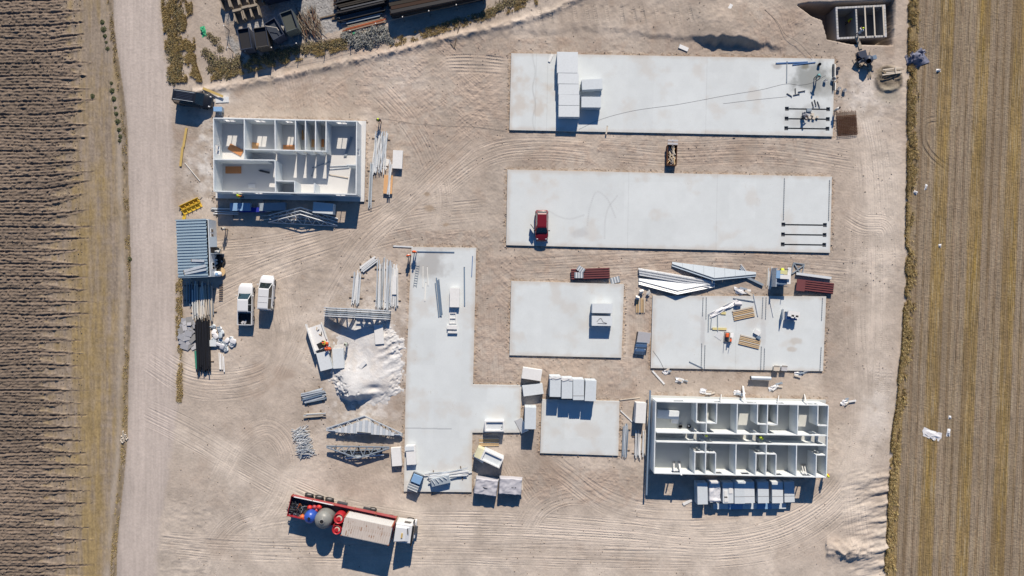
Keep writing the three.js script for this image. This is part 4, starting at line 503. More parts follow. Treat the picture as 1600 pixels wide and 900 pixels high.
{ const p = at(474.5, 691), t = thing('offcut_heap', 'bristling heap of short white steel offcuts left of the trusses', 'offcuts', p, gAt(p), 75); for (let i = 0; i < 240; i++) { const x = rr(-1.9, 1.9), z = rr(-.75, .75), y = .04 + .65 * (1 - Math.pow(z / .95, 2)) * (1 - Math.pow(x / 2.3, 2)) * rnd(), a = rr(.9, 2.2), l = rr(.7, 1.35); member('offcut', [x - Math.cos(a) * l / 2, y, z - Math.sin(a) * l / 2], [x + Math.cos(a) * l / 2, Math.max(.03, y + rr(-.2, .2)), z + Math.sin(a) * l / 2], .045, .03, pick([M.zincL, M.panelW, M.zincL, M.zinc, M.zincD]), t); } }
bundle('steel_profiles', 'sloping silver channels across the foot of the L-shaped slab', 'steel', [700, 742], -9, 5.6, 1.1, 16, { m: [M.zincL, M.zinc, M.panelW], layers: 3, w: .13, fan: .08, y0: SLAB });
{ const t = stack('panel_stack', 'blue-shaded stack of boards under silver channels on the L-shaped slab', [688, 752], 2.4, .95, -13, .75, { y0: SLAB, m: [M.panelG, M.panel], group: GP }); for (let i = 0; i < 4; i++) member('bracket', [-1 + i * .5, .85, -.5], [-.7 + i * .55, .95, .1 - i * .1], .06, .06, M.zincL, t); }
{ const t = stack('crate_stack', 'blue plastic trays piled on grey slats at the slab corner', [648.5, 754], 1.4, 2.3, 22, .8, { y0: SLAB, m: [M.zincD, M.zinc, M.steelD], pn: 'slat', n: 6 }); part('blue_tray', bx(1.25, .3, 1.0), M.blueL, t, [.05, .8, -.55]); for (let i = 0; i < 6; i++) part('slat', bx(1.4, .05, .12), i % 2 ? M.zincL : M.zincD, t, [0, .8 + (i % 2) * .03, .15 + i * .17]); }
bundle('steel_profiles', 'four long blue steel bars lying on the L-shaped slab', 'steel', [686, 466], 84, 5.2, .62, 4, { m: [M.steelB], layers: 1, bear: false, y0: SLAB, w: .12, h: .1, jit: .25, fan: .01 });
for (const [lb, a, b, m, w] of [['single blue steel bar lying on the L-shaped slab near its edge', [725.5, 417], [726, 478], M.steelB, .16], ['thin dark blue bar at the very edge of the L-shaped slab', [738.5, 400], [737, 432], M.blueT, .09], ['blue bar along the top end of the L-shaped slab', [652, 393], [710, 394], M.steelB, .12], ['white pipe projecting past the corner of the L-shaped slab', [614, 384.5], [645, 386], M.zincL, .18], ['white lath on the L-shaped slab, leftmost of three', [661, 415], [661, 449], M.pvc, .08], ['white lath on the L-shaped slab, beside the leftmost one', [667.5, 416], [669, 446], M.pvc, .08], ['white lath on the L-shaped slab, lower one of three', [665.5, 441], [664, 470], M.pvc, .1], ['blue bar along the end of the north slab near the damp patch', [1212, 99], [1262, 97], M.blueT, .14], ['thin blue lath beside the bar on the north slab', [1238, 101.5], [1274, 97.5], M.blueT, .1], ['thin steel bar lying across the north slab near the blue bars', [1229.5, 96], [1229, 129], M.zincD, .1], ['white plank lying on the soil above the north slab', [1061, 72], [1075, 78], M.panelW, .5], ['white plank up on the spoil bank', [1138, 16], [1143, 7], M.panelW, .4], ['short white plank on the end of the north slab', [858, 97], [863, 86], M.panelW, .28], ['wooden stake at the lower edge of the north slab', [949, 197], [947, 210], M.cream, .18], ['white lath pointing away from the wide slab corner', [1019, 579], [1038, 600], M.panelW, .22], ['grey lath on the wide slab by the anchor rails', [1077, 565], [1098, 575], M.zincD, .1], ['white plank on the track below the larger shell', [1067, 788], [1081, 781], M.panelW, .35], ['thin pale lath beside the small slab, next to the shell', [968, 625], [1000, 621], M.cream, .12], ['curved end white lath beside the channel bundle', [969, 641], [988, 659], M.panelW, .14]].map((q) => q)) { const onSlab = Object.entries(slabs).some(([k, p]) => k[0] !== 'w' && inside(p, (a[0] + b[0]) / 2, (a[1] + b[1]) / 2)); const y = onSlab ? SLAB : gAt(at((a[0] + b[0]) / 2, (a[1] + b[1]) / 2)) + .02, A = at(...a, y), B = at(...b, y); const mx = (A[0] + B[0]) / 2, mz = (A[1] + B[1]) / 2, t = thing(lb.includes('plank') ? 'plank' : lb.includes('stake') ? 'stake' : lb.includes('lath') ? 'lath' : 'steel_bar', lb, lb.includes('plank') ? 'plank' : lb.includes('bar') ? 'bar' : lb.includes('pipe') ? 'pipe' : 'lath', [mx, mz], y); const L = Math.hypot(B[0] - A[0], B[1] - A[1]); part('length', bx(L, .08, w), m, t, [0, .004, 0], [0, -Math.atan2(B[1] - A[1], B[0] - A[0]), 0]); part('end_cap', bx(.05, .085, w + .01), m === M.panelW ? M.panelG : M.steelD, t, [(A[0] - B[0]) * .49, .004, (A[1] - B[1]) * .49], [0, -Math.atan2(B[1] - A[1], B[0] - A[0]), 0]); }
bundle('steel_profiles', 'dark grey studs on soil beside the small slab', 'steel', [976, 687], 92, 4.2, .75, 9, { m: [M.zincD, M.zinc, M.steelB], layers: 2, jit: .5 });
bundle('steel_profiles', 'white channels below the tall stack beside the larger shell', 'steel', [996, 695], 91, 3.4, .75, 12, { m: [M.zincL, M.panelW, M.zinc], layers: 3 }); bundle('steel_profiles', 'pale weathered boards against the wall of the larger shell', 'steel', [1006.5, 693], 93, 3.0, .5, 8, { m: [M.cream, M.zincL], layers: 3, w: .16 });
stack('panel_stack', 'narrow stack of long white strips beside the larger shell wall', [1001.2, 645.5], 1.3, 2.6, 3, 1.4, { group: GP, m: M.panelW }); member('plank', [0, 0, 0], [0, 0, 13.5], .2, .12, M.steelB, thing('long_plank', 'long dark blue plank leaning along the wall of the larger shell', 'plank', at(1013.5, 608), 1.0, 2));

// ---------- things inside the smaller shell ----------
for (const [lb, x, y, w, l, a, m] of [['brown board lying askew in the corner room, half sunlit', 368, 234, 1.95, .85, 28, M.board], ['pale brown board in the second room of the smaller shell', 394.5, 227.5, 1.55, .85, 8, M.boardL], ['brown board below the window patch in the third room', 451.5, 230.3, 1.5, .62, 0, M.board], ['brown board in the first of three narrow cubicles', 470, 211, .75, 1.25, -6, M.boardL], ['brown board in the middle narrow cubicle', 486, 223.5, .85, 1.0, 4, M.boardL], ['brown board in the last narrow cubicle', 501.5, 223.5, .8, 1.0, 0, M.board], ['wide brown board on the floor of the big shaded room', 364.5, 265.5, 2.05, .92, 0, M.board]]) { const t = thing('wood_board', lb, 'board', at(x, y, SLAB + .1), SLAB + .004, a); part('board', bx(w, .045, l), m, t, [0, .05, 0]); for (const s of [-.4, .4]) part('batten', bx(.08, .05, l), M.woodD, t, [s * w, 0, 0]); }
for (const [lb, x0, y0, x1, y1, w, m] of [['dark steel bar on the floor of the big shaded room', 406, 266.5, 421.5, 270, .26, M.steelD], ['bluish bundle bar propped in the corner room of the smaller shell', 539.5, 245, 549.5, 214, .34, M.zincD], ['grey stud nearest the stub wall in the sunlit room', 515, 260, 546, 259, .1, M.zinc], ['grey stud below the first one in the sunlit room', 515.5, 264.5, 546, 262, .1, M.zinc], ['slanting grey stud across the sunlit room', 515, 273, 544, 278, .12, M.cream], ['long grey stud slanting over the light stripes', 489, 262, 517, 252, .13, M.zincD], ['short grey stud over the light stripes', 487, 275, 491.5, 263, .09, M.zincD]]) { const A = at(x0, y0, SLAB), B = at(x1, y1, SLAB), t = thing('steel_stud', lb, 'stud', A, SLAB); member('stud', [0, .05, 0], [B[0] - A[0], .06, B[1] - A[1]], w, .08, m, t); part('stud_cap', bx(w + .02, .1, .06), M.steelD, t, [0, .004, 0]); }
stack('wall_board', 'white board lying by the window wall of the big shaded room', [393.5, 290.5], .9, .5, 0, .1, { n: 1, skid: false, m: M.panelW, y0: SLAB });
// ---------- things inside and on the larger shell ----------
{ stack('panel_stack', 'pile of white boards in the end room of the larger shell', [1044, 648], 2.8, 1.05, 4, .7, { y0: SLAB, m: M.panelB, group: GP }); stack('wall_board', 'pale board leaning out of the board pile in the end room', [1055, 655], .85, 1.1, 3, .5, { y0: SLAB, n: 3, m: M.panelW, skid: false });
  for (const [lb, x, y] of [['black rubber bucket on the floor of the end room', 1063, 665.5], ['black bucket holding a white rag in the end room', 1076.5, 666]]) { const t = thing('bucket', lb, 'bucket', at(x, y, .5), SLAB + .004); part('bucket_body', new THREE.LatheGeometry([[.001, 0], [.2, 0], [.26, .3], [.28, .3], [.27, .32], [.24, .3], [.19, .03], [.001, .03]].map((q) => new THREE.Vector2(...q)), 16), M.black, t); part('handle', new THREE.TorusGeometry(.25, .012, 6, 16, Math.PI), M.zinc, t, [0, .3, 0], [-.9, 0, 0]); if (x > 1070) part('rag', new THREE.IcosahedronGeometry(.13, 1), M.white, t, [0, .2, 0]); }
  for (const [lb, a, b, w] of [['white plank propped against the middle of the upper shell wall', [1161, 603, .02], [1163.5, 625.5, 2.6], .24], ['white plank propped against the upper shell wall near its end', [1257, 616, .02], [1260, 631, 2.75], .2], ['grey prop leaning on the upper shell wall by the second window', [1127, 616, .02], [1126, 628.5, 2.7], .12], ['thin grey prop leaning on the upper shell wall by the long window', [1217, 618, .02], [1215, 630.5, 2.7], .12], ['white plank rising over the lower shell wall from the first room', [1061, 722, .25], [1064.5, 742.5, 2.95], .22], ['grey plank propped inside the lower shell wall of the first room', [1053, 722, .3], [1053, 736, 2.4], .16], ['white plank propped inside the end room of the lower row', [1253, 726, .3], [1256, 741, 2.6], .14], ['second white plank propped inside the end room of the lower row', [1257, 727, .3], [1260, 741.5, 2.5], .14]]) { const A = at(...a), B = at(...b), t = thing('prop_plank', lb, 'plank', A, a[2]); const o = member('plank', [0, 0, 0], [B[0] - A[0], b[2] - a[2], B[1] - A[1]], w, .06, M.panelW, t); part('foot_block', bx(w + .12, .05, .18), M.woodG, t, [0, -.01, 0]); }
  for (const [lb, x, y, a] of [['crumpled white film and batten on soil above the larger shell', 1102, 611, 4], ['white offcuts lying by the propped plank above the larger shell', 1155, 614, 10], ['white offcuts on the track right of the larger shell', 1322, 627, -30], ['white offcuts at the lower edge of the wide slab', 1044, 579, -28], ['white film scrap on soil below the wide slab corner', 1065, 594, 5], ['white film and boxes at the lower edge of the wide slab', 1250, 584, 0], ['white offcuts next to the grey drum above the larger shell', 1210, 605, -20]]) litter(lb, x, y, a); }
function litter(label, x, y, a, k = 1) { const p = at(x, y), t = thing('debris_pile', label, 'debris', p, gAt(p), a); part('film', scrap(.9 * k, .6 * k), M.film, t, [-.3, .03, 0]); for (let i = 0; i < 5; i++) part('offcut', bx(rr(.3, 1.1) * k, .05, rr(.1, .25) * k), pick([M.panelW, M.cream, M.panelG]), t, [rr(-.4, .9) * k, .01 + i * .052, rr(-.35, .35) * k], [0, rr(-.5, .5), 0]); return t; }
function scrap(w, l, hgt = .16) { const g = new THREE.PlaneGeometry(w, l, 12, 10).rotateX(-Math.PI / 2), P = g.attributes.position, o = rnd() * 99; for (let i = 0; i < P.count; i++) { const x = P.getX(i), z = P.getZ(i), n = fbm(x * 4 / w + o, z * 4 / l, 3), r = 1 + .5 * (vn(Math.atan2(z, x) * 2 + o, 1) - .5); P.setXYZ(i, x * r + .1 * w * (n - .5), Math.max(.01, hgt * (n - .25) * 2 * (1 - 1.4 * Math.abs(x / w) * Math.abs(z / l) * 2)), z * r); } g.computeVertexNormals(); return g; }
// ---------- site cabin and its surroundings ----------
{ const p = at(302, 388, 2.5), t = thing('site_cabin', 'grey site cabin with a blue-grey corrugated roof beside the track', 'cabin', p, gAt(p) - .02, -2.2), L = 7.4, W = 3.55;
  part('wall', bx(W, 2.35, .1), M.panelB, t, [.2, 0, -L / 2 + .1]); part('wall', bx(W, 2.35, .1), M.panelB, t, [.2, 0, L / 2 - .1]); part('wall', bx(.1, 2.35, L - .3), M.panelB, t, [-W / 2 + .25, 0, 0]); part('wall', bx(.1, 2.35, L - .3), M.panelB, t, [W / 2 + .15, 0, 0]);
  for (let i = 0; i < 40; i++) part('roof_sheet', bx(W + .25 - ((i * 7) % 5) * .03, i % 2 ? .05 : .14, L / 40 - .004), M.roofB, t, [-.2 + ((i * 3) % 4) * .012, 2.4, -L / 2 + (i + .5) * L / 40], [0, 0, -.04]);
  for (const [z, w] of [[-2.25, .5], [-1.65, .45], [2.05, .45], [2.5, .4]]) { const wd = part('window', bx(.08, .75, w), M.white, t, [W / 2 + .2, 1.1, z]); part('pane', bx(.03, .6, w - .12), carGlass, wd, [.04, .07, 0]); }
  const d = part('door', bx(.07, 2.0, .95), M.blackp, t, [W / 2 + .19, .05, .15]); part('handle', bx(.05, .04, .14), M.zinc, d, [.05, 1, .3]); part('canopy', bx(1.0, .07, 1.3), M.panelG, t, [W / 2 + .55, 2.1, -.75], [0, 0, -.2]); part('door_leaf', bx(.9, 2.0, .06), M.panelG, t, [W / 2 + .65, .05, .72]); part('step', bx(.5, .18, 1), M.woodG, t, [W / 2 + .5, 0, .15]);
  for (const [lb, a, b, w] of [['upper of two planks lying on the cabin roof', [299, 407], [319, 407.5], .3], ['lower long plank lying on the cabin roof', [287, 424], [321, 415], .32], ['grey strip beside the long plank on the cabin roof', [288, 428], [322, 421], .26]]) { const A = at(...a, 2.6), B = at(...b, 2.6), q = thing('roof_plank', lb, 'plank', A, p && gAt(p) + 2.52); member('plank', [0, .03, 0], [B[0] - A[0], .05, B[1] - A[1]], w, .1, M.zinc, q); part('plank_end', bx(.06, .12, w), M.woodD, q, [0, 0, 0]); } }
{ const t = thing('steel_formwork', 'two yellow formwork beams lying in front of the cabin', 'formwork', at(299, 323), gAt(at(299, 323)), -25); for (const [z, w] of [[-.4, .5], [.32, .6]]) { part('beam', bx(2.7, .1, w), M.yellow, t, [0, 0, z]); part('flange', bx(2.7, .3, .06), M.yellow, t, [0, .1, z - w / 2]); for (let i = 0; i < 5; i++) part('stiffener', bx(.05, .2, w - .1), M.yellow, t, [-1.2 + i * .6, .1, z]); } part('bracket', bx(.9, .1, .4), M.yellow, t, [-1.5, 0, 1.0], [0, .9, 0]); member('lath', [1.3, .2, -.5], [2.0, .25, -.8], .08, .05, M.cream, t); }
for (const [lb, a, b] of [['yellow formwork beam beside the nose of the black car', [319, 139], [350, 152]], ['upper yellow beam along the track by the smaller shell', [292, 200], [287, 230]], ['lower yellow beam along the track by the smaller shell', [286, 230], [282.5, 260]]]) { const A = at(...a), B = at(...b), t = thing('formwork_beam', lb, 'beam', A, gAt(A)); member('beam', [0, .12, 0], [B[0] - A[0], .12, B[1] - A[1]], .3, .06, M.yellowW, t); member('web', [0, .06, 0], [B[0] - A[0], .06, B[1] - A[1]], .06, .12, M.yellow, t); }
stack('wall_board', 'pale blue board on soil beside the black car', [347, 156], 1.7, .7, -3, .1, { n: 2, skid: false, m: M.zincL }); { const t = thing('water_box', 'small light blue box standing by the corner of the smaller shell', 'box', at(340.5, 170.5, .7), gAt(at(340, 170)), 0); part('box_body', bx(1.05, .7, .55), M.panelG, t); part('box_lid', bx(1.1, .06, .6), M.blueL, t, [0, .7, 0]); part('box_leg', bx(.4, .3, .5), M.zincD, t, [.1, 0, .4]); }
member('lath_body', [0, .05, 0], [2.0, .08, 2.4], .07, .06, M.pvc, thing('lath', 'white lath on the dusty soil beside the smaller shell', 'lath', at(289, 254.5), gAt(at(300, 268))));
{ const c = at(339, 404), t = thing('tyre_heap', 'round heap of black tyres and cans beside the cabin', 'heap', c, gAt(c)); for (const [x, z, y, r] of [[.1, .1, 0, .6], [.25, .95, 0, .55], [0, .2, .26, .58], [.2, .5, .5, .5], [.55, .4, 0, .5], [.1, .9, .26, .5]]) part('tyre', new THREE.TorusGeometry(r, .13, 8, 20).rotateX(Math.PI / 2), tyreM, t, [x, y + .13, z]); for (let i = 0; i < 14; i++) part('paint_can', cyl(.16, .3, 12), pick([M.zincL, M.zinc, M.steelD]), t, [rr(-.6, .7), i < 7 ? 0 : .55, rr(-.9, 1.6)]); part('metal_box', bx(.8, .4, .5), M.zincL, t, [.1, .02, -1.15], [0, -.4, 0]); part('metal_lid', bx(.8, .04, .5), M.steelD, t, [.1, .5, -1.3], [.5, -.4, 0]); }
{ const t = thing('water_drum', 'white drum with a blue lid beside the cabin corner', 'drum', at(338.5, 428, 1), gAt(at(338, 428))); part('drum_body', new THREE.CapsuleGeometry(.34, .45, 6, 16).rotateZ(Math.PI / 2), M.white, t, [0, .75, 0]); part('lid', cyl(.2, .06, 16), M.blueL, t, [.05, 1.06, 0]); part('stand', bx(.9, .42, .5), M.woodG, t); const u = thing('cable_reel', 'brown round cable reel lid behind the white drum', 'reel', at(346.5, 425), gAt(at(346, 425))); part('disc', cyl(.6, .06, 24), M.wood, u, [0, .3, 0]); part('hub', cyl(.25, .3, 16), M.woodG, u); }
bundle('pipe_bundle', 'bundle of cream plastic pipes below the cabin', 'pipes', [318, 470], 88, 4.6, 2.7, 34, { m: [M.cream, M.cream, M.pvc, M.zincD], w: .06, layers: 3, fan: .03, round: 7, pn: 'pipe', jit: .6 });
bundle('pipe_bundle', 'grey-blue pipes in the shade of the cabin wall', 'pipes', [308, 458], 90, 3.0, 2.6, 18, { m: [M.zincD, M.navy, M.steelB], w: .06, layers: 2, round: 7, pn: 'pipe', jit: .4 });
bundle('pipe_bundle', 'big bundle of black drain pipes ending in ragged tips', 'pipes', [319, 538], 88, 7.0, 1.75, 44, { m: [M.blackp], w: .07, layers: 4, fan: .02, round: 8, pn: 'pipe', jit: .5 });
bundle('pipe_bundle', 'green pipe pair beside the black drain pipes', 'pipes', [308, 562], 86, 2.6, .35, 2, { m: [M.green], w: .15, layers: 1, round: 12, pn: 'pipe', jit: .05, bear: false, fan: 0 }); bundle('pipe_bundle', 'three white pipes lying below the white sacks', 'pipes', [347, 566], 88, 2.2, .7, 4, { m: [M.white, M.pvc], w: .08, layers: 1, round: 8, pn: 'pipe', bear: false });
{ const c = at(294, 523), t = thing('cardboard_heap', 'heap of flattened grey cardboard beside the black pipes', 'heap', c, gAt(c)); for (let i = 0; i < 46; i++) part('cardboard', bx(rr(.6, 1.25), .015, rr(.4, .9)), pick([M.bagG, M.bagG, M.cloth, M.concreteD]), t, [rr(-.85, .85), .02 + i * .006, rr(-1.9, 1.9)], [rr(-.05, .05), rr(0, 3), rr(-.05, .05)]); }
{ const c = at(345, 527), t = thing('sack_heap', 'heap of white cement sacks beside the black pipes', 'sacks', c, gAt(c)); const sg = new THREE.SphereGeometry(.5, 12, 8); { const P = sg.attributes.position; for (let i = 0; i < P.count; i++) { const f = (v, k) => Math.sign(v) * Math.pow(Math.abs(v) * 2, k) / 2; P.setXYZ(i, f(P.getX(i), .6) * .85, f(P.getY(i), .8) * .3, f(P.getZ(i), .6) * .5); } sg.computeVertexNormals(); } for (const [x, z, y] of [[-.9, -1.4, 0], [-.1, -1.1, 0], [.3, -.7, .1], [-.8, -.7, .1], [-.6, -.2, .12], [.1, -.3, .25], [-.9, .3, 0], [0, .5, 0], [.6, .9, 0], [.9, .4, .1], [1.4, .2, 0], [1.7, .5, .15], [.3, 1.2, .2], [-.2, .9, .2], [.7, 1.5, 0], [1.5, .9, 0]]) { part('sack', sg, pick([M.bagW, M.film, M.panel, M.panelG]), t, [x, y + .1, z], [rr(-.25, .25), rr(0, 3), rr(-.25, .25)]).scale.set(rr(.7, 1.15), rr(.5, .9), rr(.8, 1.5)); if (y < .1) part('sack_fold', scrap(rr(.4, .8), rr(.3, .6), .12), M.panelG, t, [x, y + .2, z], [0, rr(0, 3), 0]); } part('white_carton', bx(.9, .35, .8), M.panelB, t, [-.9, 0, .75]); }
{ const t = thing('bent_wire', 'curl of dark scrap slats beside the pipe ends', 'scrap', at(345, 458), gAt(at(345, 458))); for (let i = 0; i < 8; i++) member('slat', [-.2, .05 + i * .01, -1 + i * .28], [.3, .06 + i * .01, -1.1 + i * .28], .1, .04, M.woodD, t); }
// ---------- in the shade below the smaller shell ----------
stack('blue_boards', 'royal blue boards in the deep shade below the smaller shell', [395, 327.5], 3.6, .6, 0, .35, { m: gm(.02, .03, .34, .5), skid: false, n: 4 }); stack('panel_stack', 'stack of pale blue boards in the deep shade, beside the royal blue ones', [375, 323], 2.6, 1.0, 0, .7, { m: [M.panel, M.blueL], group: GP }); stack('panel_stack', 'long dim stack of boards against the shaded shell wall', [425, 323], 3.4, 1.0, -2, .75, { m: M.panelG, group: GP }); bundle('steel_profiles', 'thin dim studs in the deep shade by the shell corner', 'steel', [352, 330], 2, 3.4, .9, 8, { m: zz, layers: 2 });
{ const t = thing('folding_frame', 'thin metal frames standing in the shade below the smaller shell', 'frames', at(416, 335), gAt(at(416, 335))); for (let i = 0; i < 4; i++) { member('frame_bar', [-.6, .05, -.8 + i * .5], [.8, .7, -.8 + i * .5], .05, .05, M.pvc, t); member('frame_leg', [.8, 0, -.8 + i * .5], [.8, .7, -.8 + i * .5], .05, .05, M.pvc, t); } }
// ---------- window units, wrapped bundles, sheets ----------
function unit(label, c, turn, h, w = 2.5, l = 1.35) { const p = at(c[0], c[1], h), t = thing('window_unit', label, 'window unit', p, gAt(p), turn); part('carcass', bx(w, h - .22, l), M.panelB, t); part('rim', bx(w, .22, .16), M.panelW, t, [0, h - .22, l / 2 - .08]); part('rim', bx(w, .22, .16), M.panelW, t, [0, h - .22, -l / 2 + .08]); part('rim', bx(.2, .22, l - .32), M.panelW, t, [-w / 2 + .1, h - .22, 0]); part('rim', bx(.16, .22, l - .32), M.panelW, t, [w / 2 - .08, h - .22, 0]); return t; }
{ const u = unit('open-topped white window unit at the edge of the L-shaped slab', [772.5, 665.5], 0, 1.1); u.position.y = SLAB; part('valve', cyl(.07, .1, 10), M.black, u, [.95, 1.1, .1]); }
{ const u = unit('tilted white window unit on a yellowish board below the pallet', [768.5, 717.5], 25, 1.9, 2.7, 1.35); part('end_foam', bx(.9, 1.5, 1.3), gm(.62, .60, .42, .7), u, [-1.75, 0, .1]); part('loose_board', bx(1.6, .06, .8), M.panelW, u, [-1.5, .5, .9], [.7, 0, .2]); }
for (const [lb, x, y, w, l, a, k] of [['film-wrapped bundle with a dark slit, beside the slab foot', 759.5, 761, 2.7, 1.9, 8, 0], ['film-wrapped bundle with sagging folds, end of the pair', 797.5, 760, 2.7, 1.9, 4, 1]]) { const t = stack('wrapped_bundle', lb, [x, y], w, l, a, 1.2, { m: M.film, wrap: M.filmG, jit: .1 }); part('corner_board', bx(.55, .08, 1.2), M.cream, t, [k ? 1.3 : -1.25, 1.0, -.2], [0, .2, 0]); part('strap', bx(1.3, .04, .1), M.steelD, t, [.1, 1.28, .15], [0, k ? .1 : -.15, 0]); }
for (const [lb, c, w, l, a] of [['maroon corrugated roof sheets with grey offcuts on top', [922, 428], 5.0, 1.45, -2], ['maroon corrugated roof sheets beside the wide slab corner', [1271.5, 448], 4.8, 1.45, 6.5]]) { const p = at(...c), t = thing('roof_sheets', lb, 'roof sheets', p, gAt(p), a); for (const s of [-.35, .35]) part('timber', bx(.12, .3, l), M.woodD, t, [s * w, 0, 0]); for (let k = 0; k < 3; k++) for (let i = 0; i < 5; i++) { part('sheet_pan', bx(w, .03, l / 5 - .01), M.maroon, t, [0, .3 + k * .05, -l / 2 + (i + .5) * l / 5]); if (k === 2) part('sheet_rib', bx(w, .07, .07), M.maroon, t, [0, .43, -l / 2 + (i + .5) * l / 5]); } if (a > 0) part('short_sheet', bx(1.1, .05, l + .05), M.maroon, t, [-w / 2 + .5, .5, .02]); }
for (const [lb, c, w, l, a, y] of [['grey corrugated offcut lying flat on the maroon sheets', [904.5, 430], 1.15, .75, 0, .52], ['grey corrugated offcut standing askew on the maroon sheets', [907.5, 421], 1.0, .7, 35, .54], ['grey corrugated offcut on soil above the square slab', [961, 437.5], 1.25, .8, -14, .02]]) { const p = at(...c, y), t = thing('sheet_offcut', lb, 'sheet', p, y + (y < .1 ? gAt(p) : 0), a); for (let i = 0; i < 7; i++) part('corrugation', bx(w / 7 - .01, .05 + (i % 2) * .04, l), i % 2 ? M.zincL : M.zincD, t, [-w / 2 + (i + .5) * w / 7, 0, 0]); }
{ const p = at(1001, 528, 1.2), t = thing('chair_stack', 'stack of blue folding chairs under a grey board beside the wide slab', 'chairs', at(1000, 538), gAt(at(1000, 538)), 8); part('cover_board', bx(1.65, .07, 1.4), M.cloth, t, [.15, 1.1, -1.0], [.12, 0, 0]); part('base_box', bx(1.5, 1.0, 1.2), M.steelD, t, [.1, .02, -1.0]); for (let i = 0; i < 5; i++) { part('seat_panel', bx(1.4, .06, .5), i % 2 ? M.blueL : M.steelB, t, [0, 1.0 - i * .14, -.15 + i * .3], [.5, .1, 0]); member('frame_tube', [-.6, .1, .2 + i * .25], [.6, .85 - i * .1, .1 + i * .25], .05, .05, M.zincL, t); } for (const x of [-.7, .7]) member('frame_leg', [x, 0, 1.3], [x * .8, .9, .5], .05, .05, M.zincL, t); }
{ const p = at(1050.5, 241, .9), t = thing('scrap_bin', 'dark steel bin full of scrap timber between the two long slabs', 'bin', p, gAt(p), 2); for (const [w, l, x, z] of [[.06, 2.6, -.6, .1], [.06, 2.6, .6, .1], [1.2, .06, 0, -1.18], [1.2, .06, 0, 1.38]]) part('bin_side', bx(w, .85, l), M.rust, t, [x, 0, z]); part('bin_floor', bx(1.2, .05, 2.6), M.rust, t, [0, .06, .1]); for (let i = 0; i < 26; i++) { const a = rr(.9, 2.2), l = rr(.5, 1.6), x = rr(-.35, .35), z = rr(-.7, .9); member('scrap_timber', [x - Math.cos(a) * l / 2, .3 + i * .022, z - Math.sin(a) * l / 2], [x + Math.cos(a) * l / 2, .32 + i * .022, z + Math.sin(a) * l / 2], rr(.07, .2), .04, pick([M.cream, M.wood, M.woodG, M.cream]), t); } part('drawbar', bx(.16, .12, 1.0), M.cream, t, [0, .8, -1.55]); part('end_rail', bx(1.3, .1, .25), M.cloth, t, [0, .9, -1.35]); part('end_rail', bx(1.3, .1, .22), M.cloth, t, [0, .9, -1.75]); }
{ const t = thing('ladder', 'metal ladder lying on the L-shaped slab by the orange-helmeted workers', 'ladder', at(650, 437, SLAB), SLAB, 8); for (const s of [-.2, .2]) part('stile', bx(.06, .06, 2.9), M.zincD, t, [s, .01, -.5]); for (let i = 0; i < 9; i++) part('rung', bx(.34, .04, .04), M.zincD, t, [0, .02, -1.8 + i * .32]); }
for (const [lb, y, h] of [['white two-light window frame lying on the L-shaped slab', 497, .12]]) { const t = thing('glazing_unit', lb, 'window frame', at(707.5, y, SLAB), SLAB); for (const z of [-.65, 0, .65]) part('rail', bx(.95, h, .12), M.panelW, t, [0, .004, z]); for (const x of [-.42, .42]) for (const z of [-.325, .325]) part('stile', bx(.12, h, .52), M.panelW, t, [x, .004, z]); }
stack('wall_board', 'upper of two short white boards below the window frame', [706, 511.5], 1.3, .5, 1, .35, { y0: SLAB, n: 3, skid: false, m: M.panelW }); stack('wall_board', 'lower of two short white boards below the window frame', [707, 519], 1.25, .25, 1, .3, { y0: SLAB, n: 3, skid: false, m: M.panelW });
// ---------- on the wide slab ----------
function rail(label, x0, y0, x1, y1) { const A = at(x0, y0, SLAB), B = at(x1, y1, SLAB), L = Math.hypot(B[0] - A[0], B[1] - A[1]), t = thing('anchor_rail', label, 'rail', [(A[0] + B[0]) / 2, (A[1] + B[1]) / 2], SLAB, Math.atan2(B[1] - A[1], B[0] - A[0]) / D, 'anchor rails on slabs'); part('rail_strip', bx(L, .03, .09), M.zincD, t, [0, .004, 0]); const n = Math.round(L / .3); for (let i = 0; i < n; i++) part('bolt', bx(.05, .1, .05), M.steelD, t, [-L / 2 + (i + .5) * L / n, .03, 0]); }
[['upper anchor rail nearest the white-clad gable', 1098.5, 464, 1097.5, 494], ['upper anchor rail one step in from the white-clad gable', 1103.5, 464, 1103, 499], ['lower anchor rail in line with the white-clad gable', 1096.5, 536, 1095.5, 575], ['lower anchor rail one step in, by the grey lath', 1101.5, 539, 1100.5, 576], ['upper anchor rail right of the tilted pallet', 1192, 464, 1190.5, 498], ['upper anchor rail right of the pallet, one step further', 1197, 464, 1196, 499], ['lower anchor rail below the second pallet', 1189.5, 541, 1188.5, 578], ['lower anchor rail below the second pallet, one step further', 1194.5, 544, 1193.5, 578], ['upper anchor rail at the far edge of the wide slab', 1285, 465, 1283.5, 501], ['lower anchor rail at the far edge of the wide slab', 1283, 542, 1281, 579], ['anchor rail across the end of the slab with the red car', 1225.5, 278, 1224, 344], ['anchor rail at the end edge of the slab with the red car', 1296, 281, 1294.5, 345]].forEach((a) => rail(...a));
{ const t = thing('plastic_film', 'twisted strip of clear film lying on the wide slab', 'film', at(1130, 482, SLAB), SLAB, -28); part('film_strip', bake(scrap(4.2, .55, .3), [0, 0, 0]), M.film, t, [0, .02, 0]); part('film_roll', new THREE.CylinderGeometry(.22, .25, .9, 12).rotateZ(Math.PI / 2), M.filmG, t, [1.9, .25, .35], [0, -.5, 0]); }
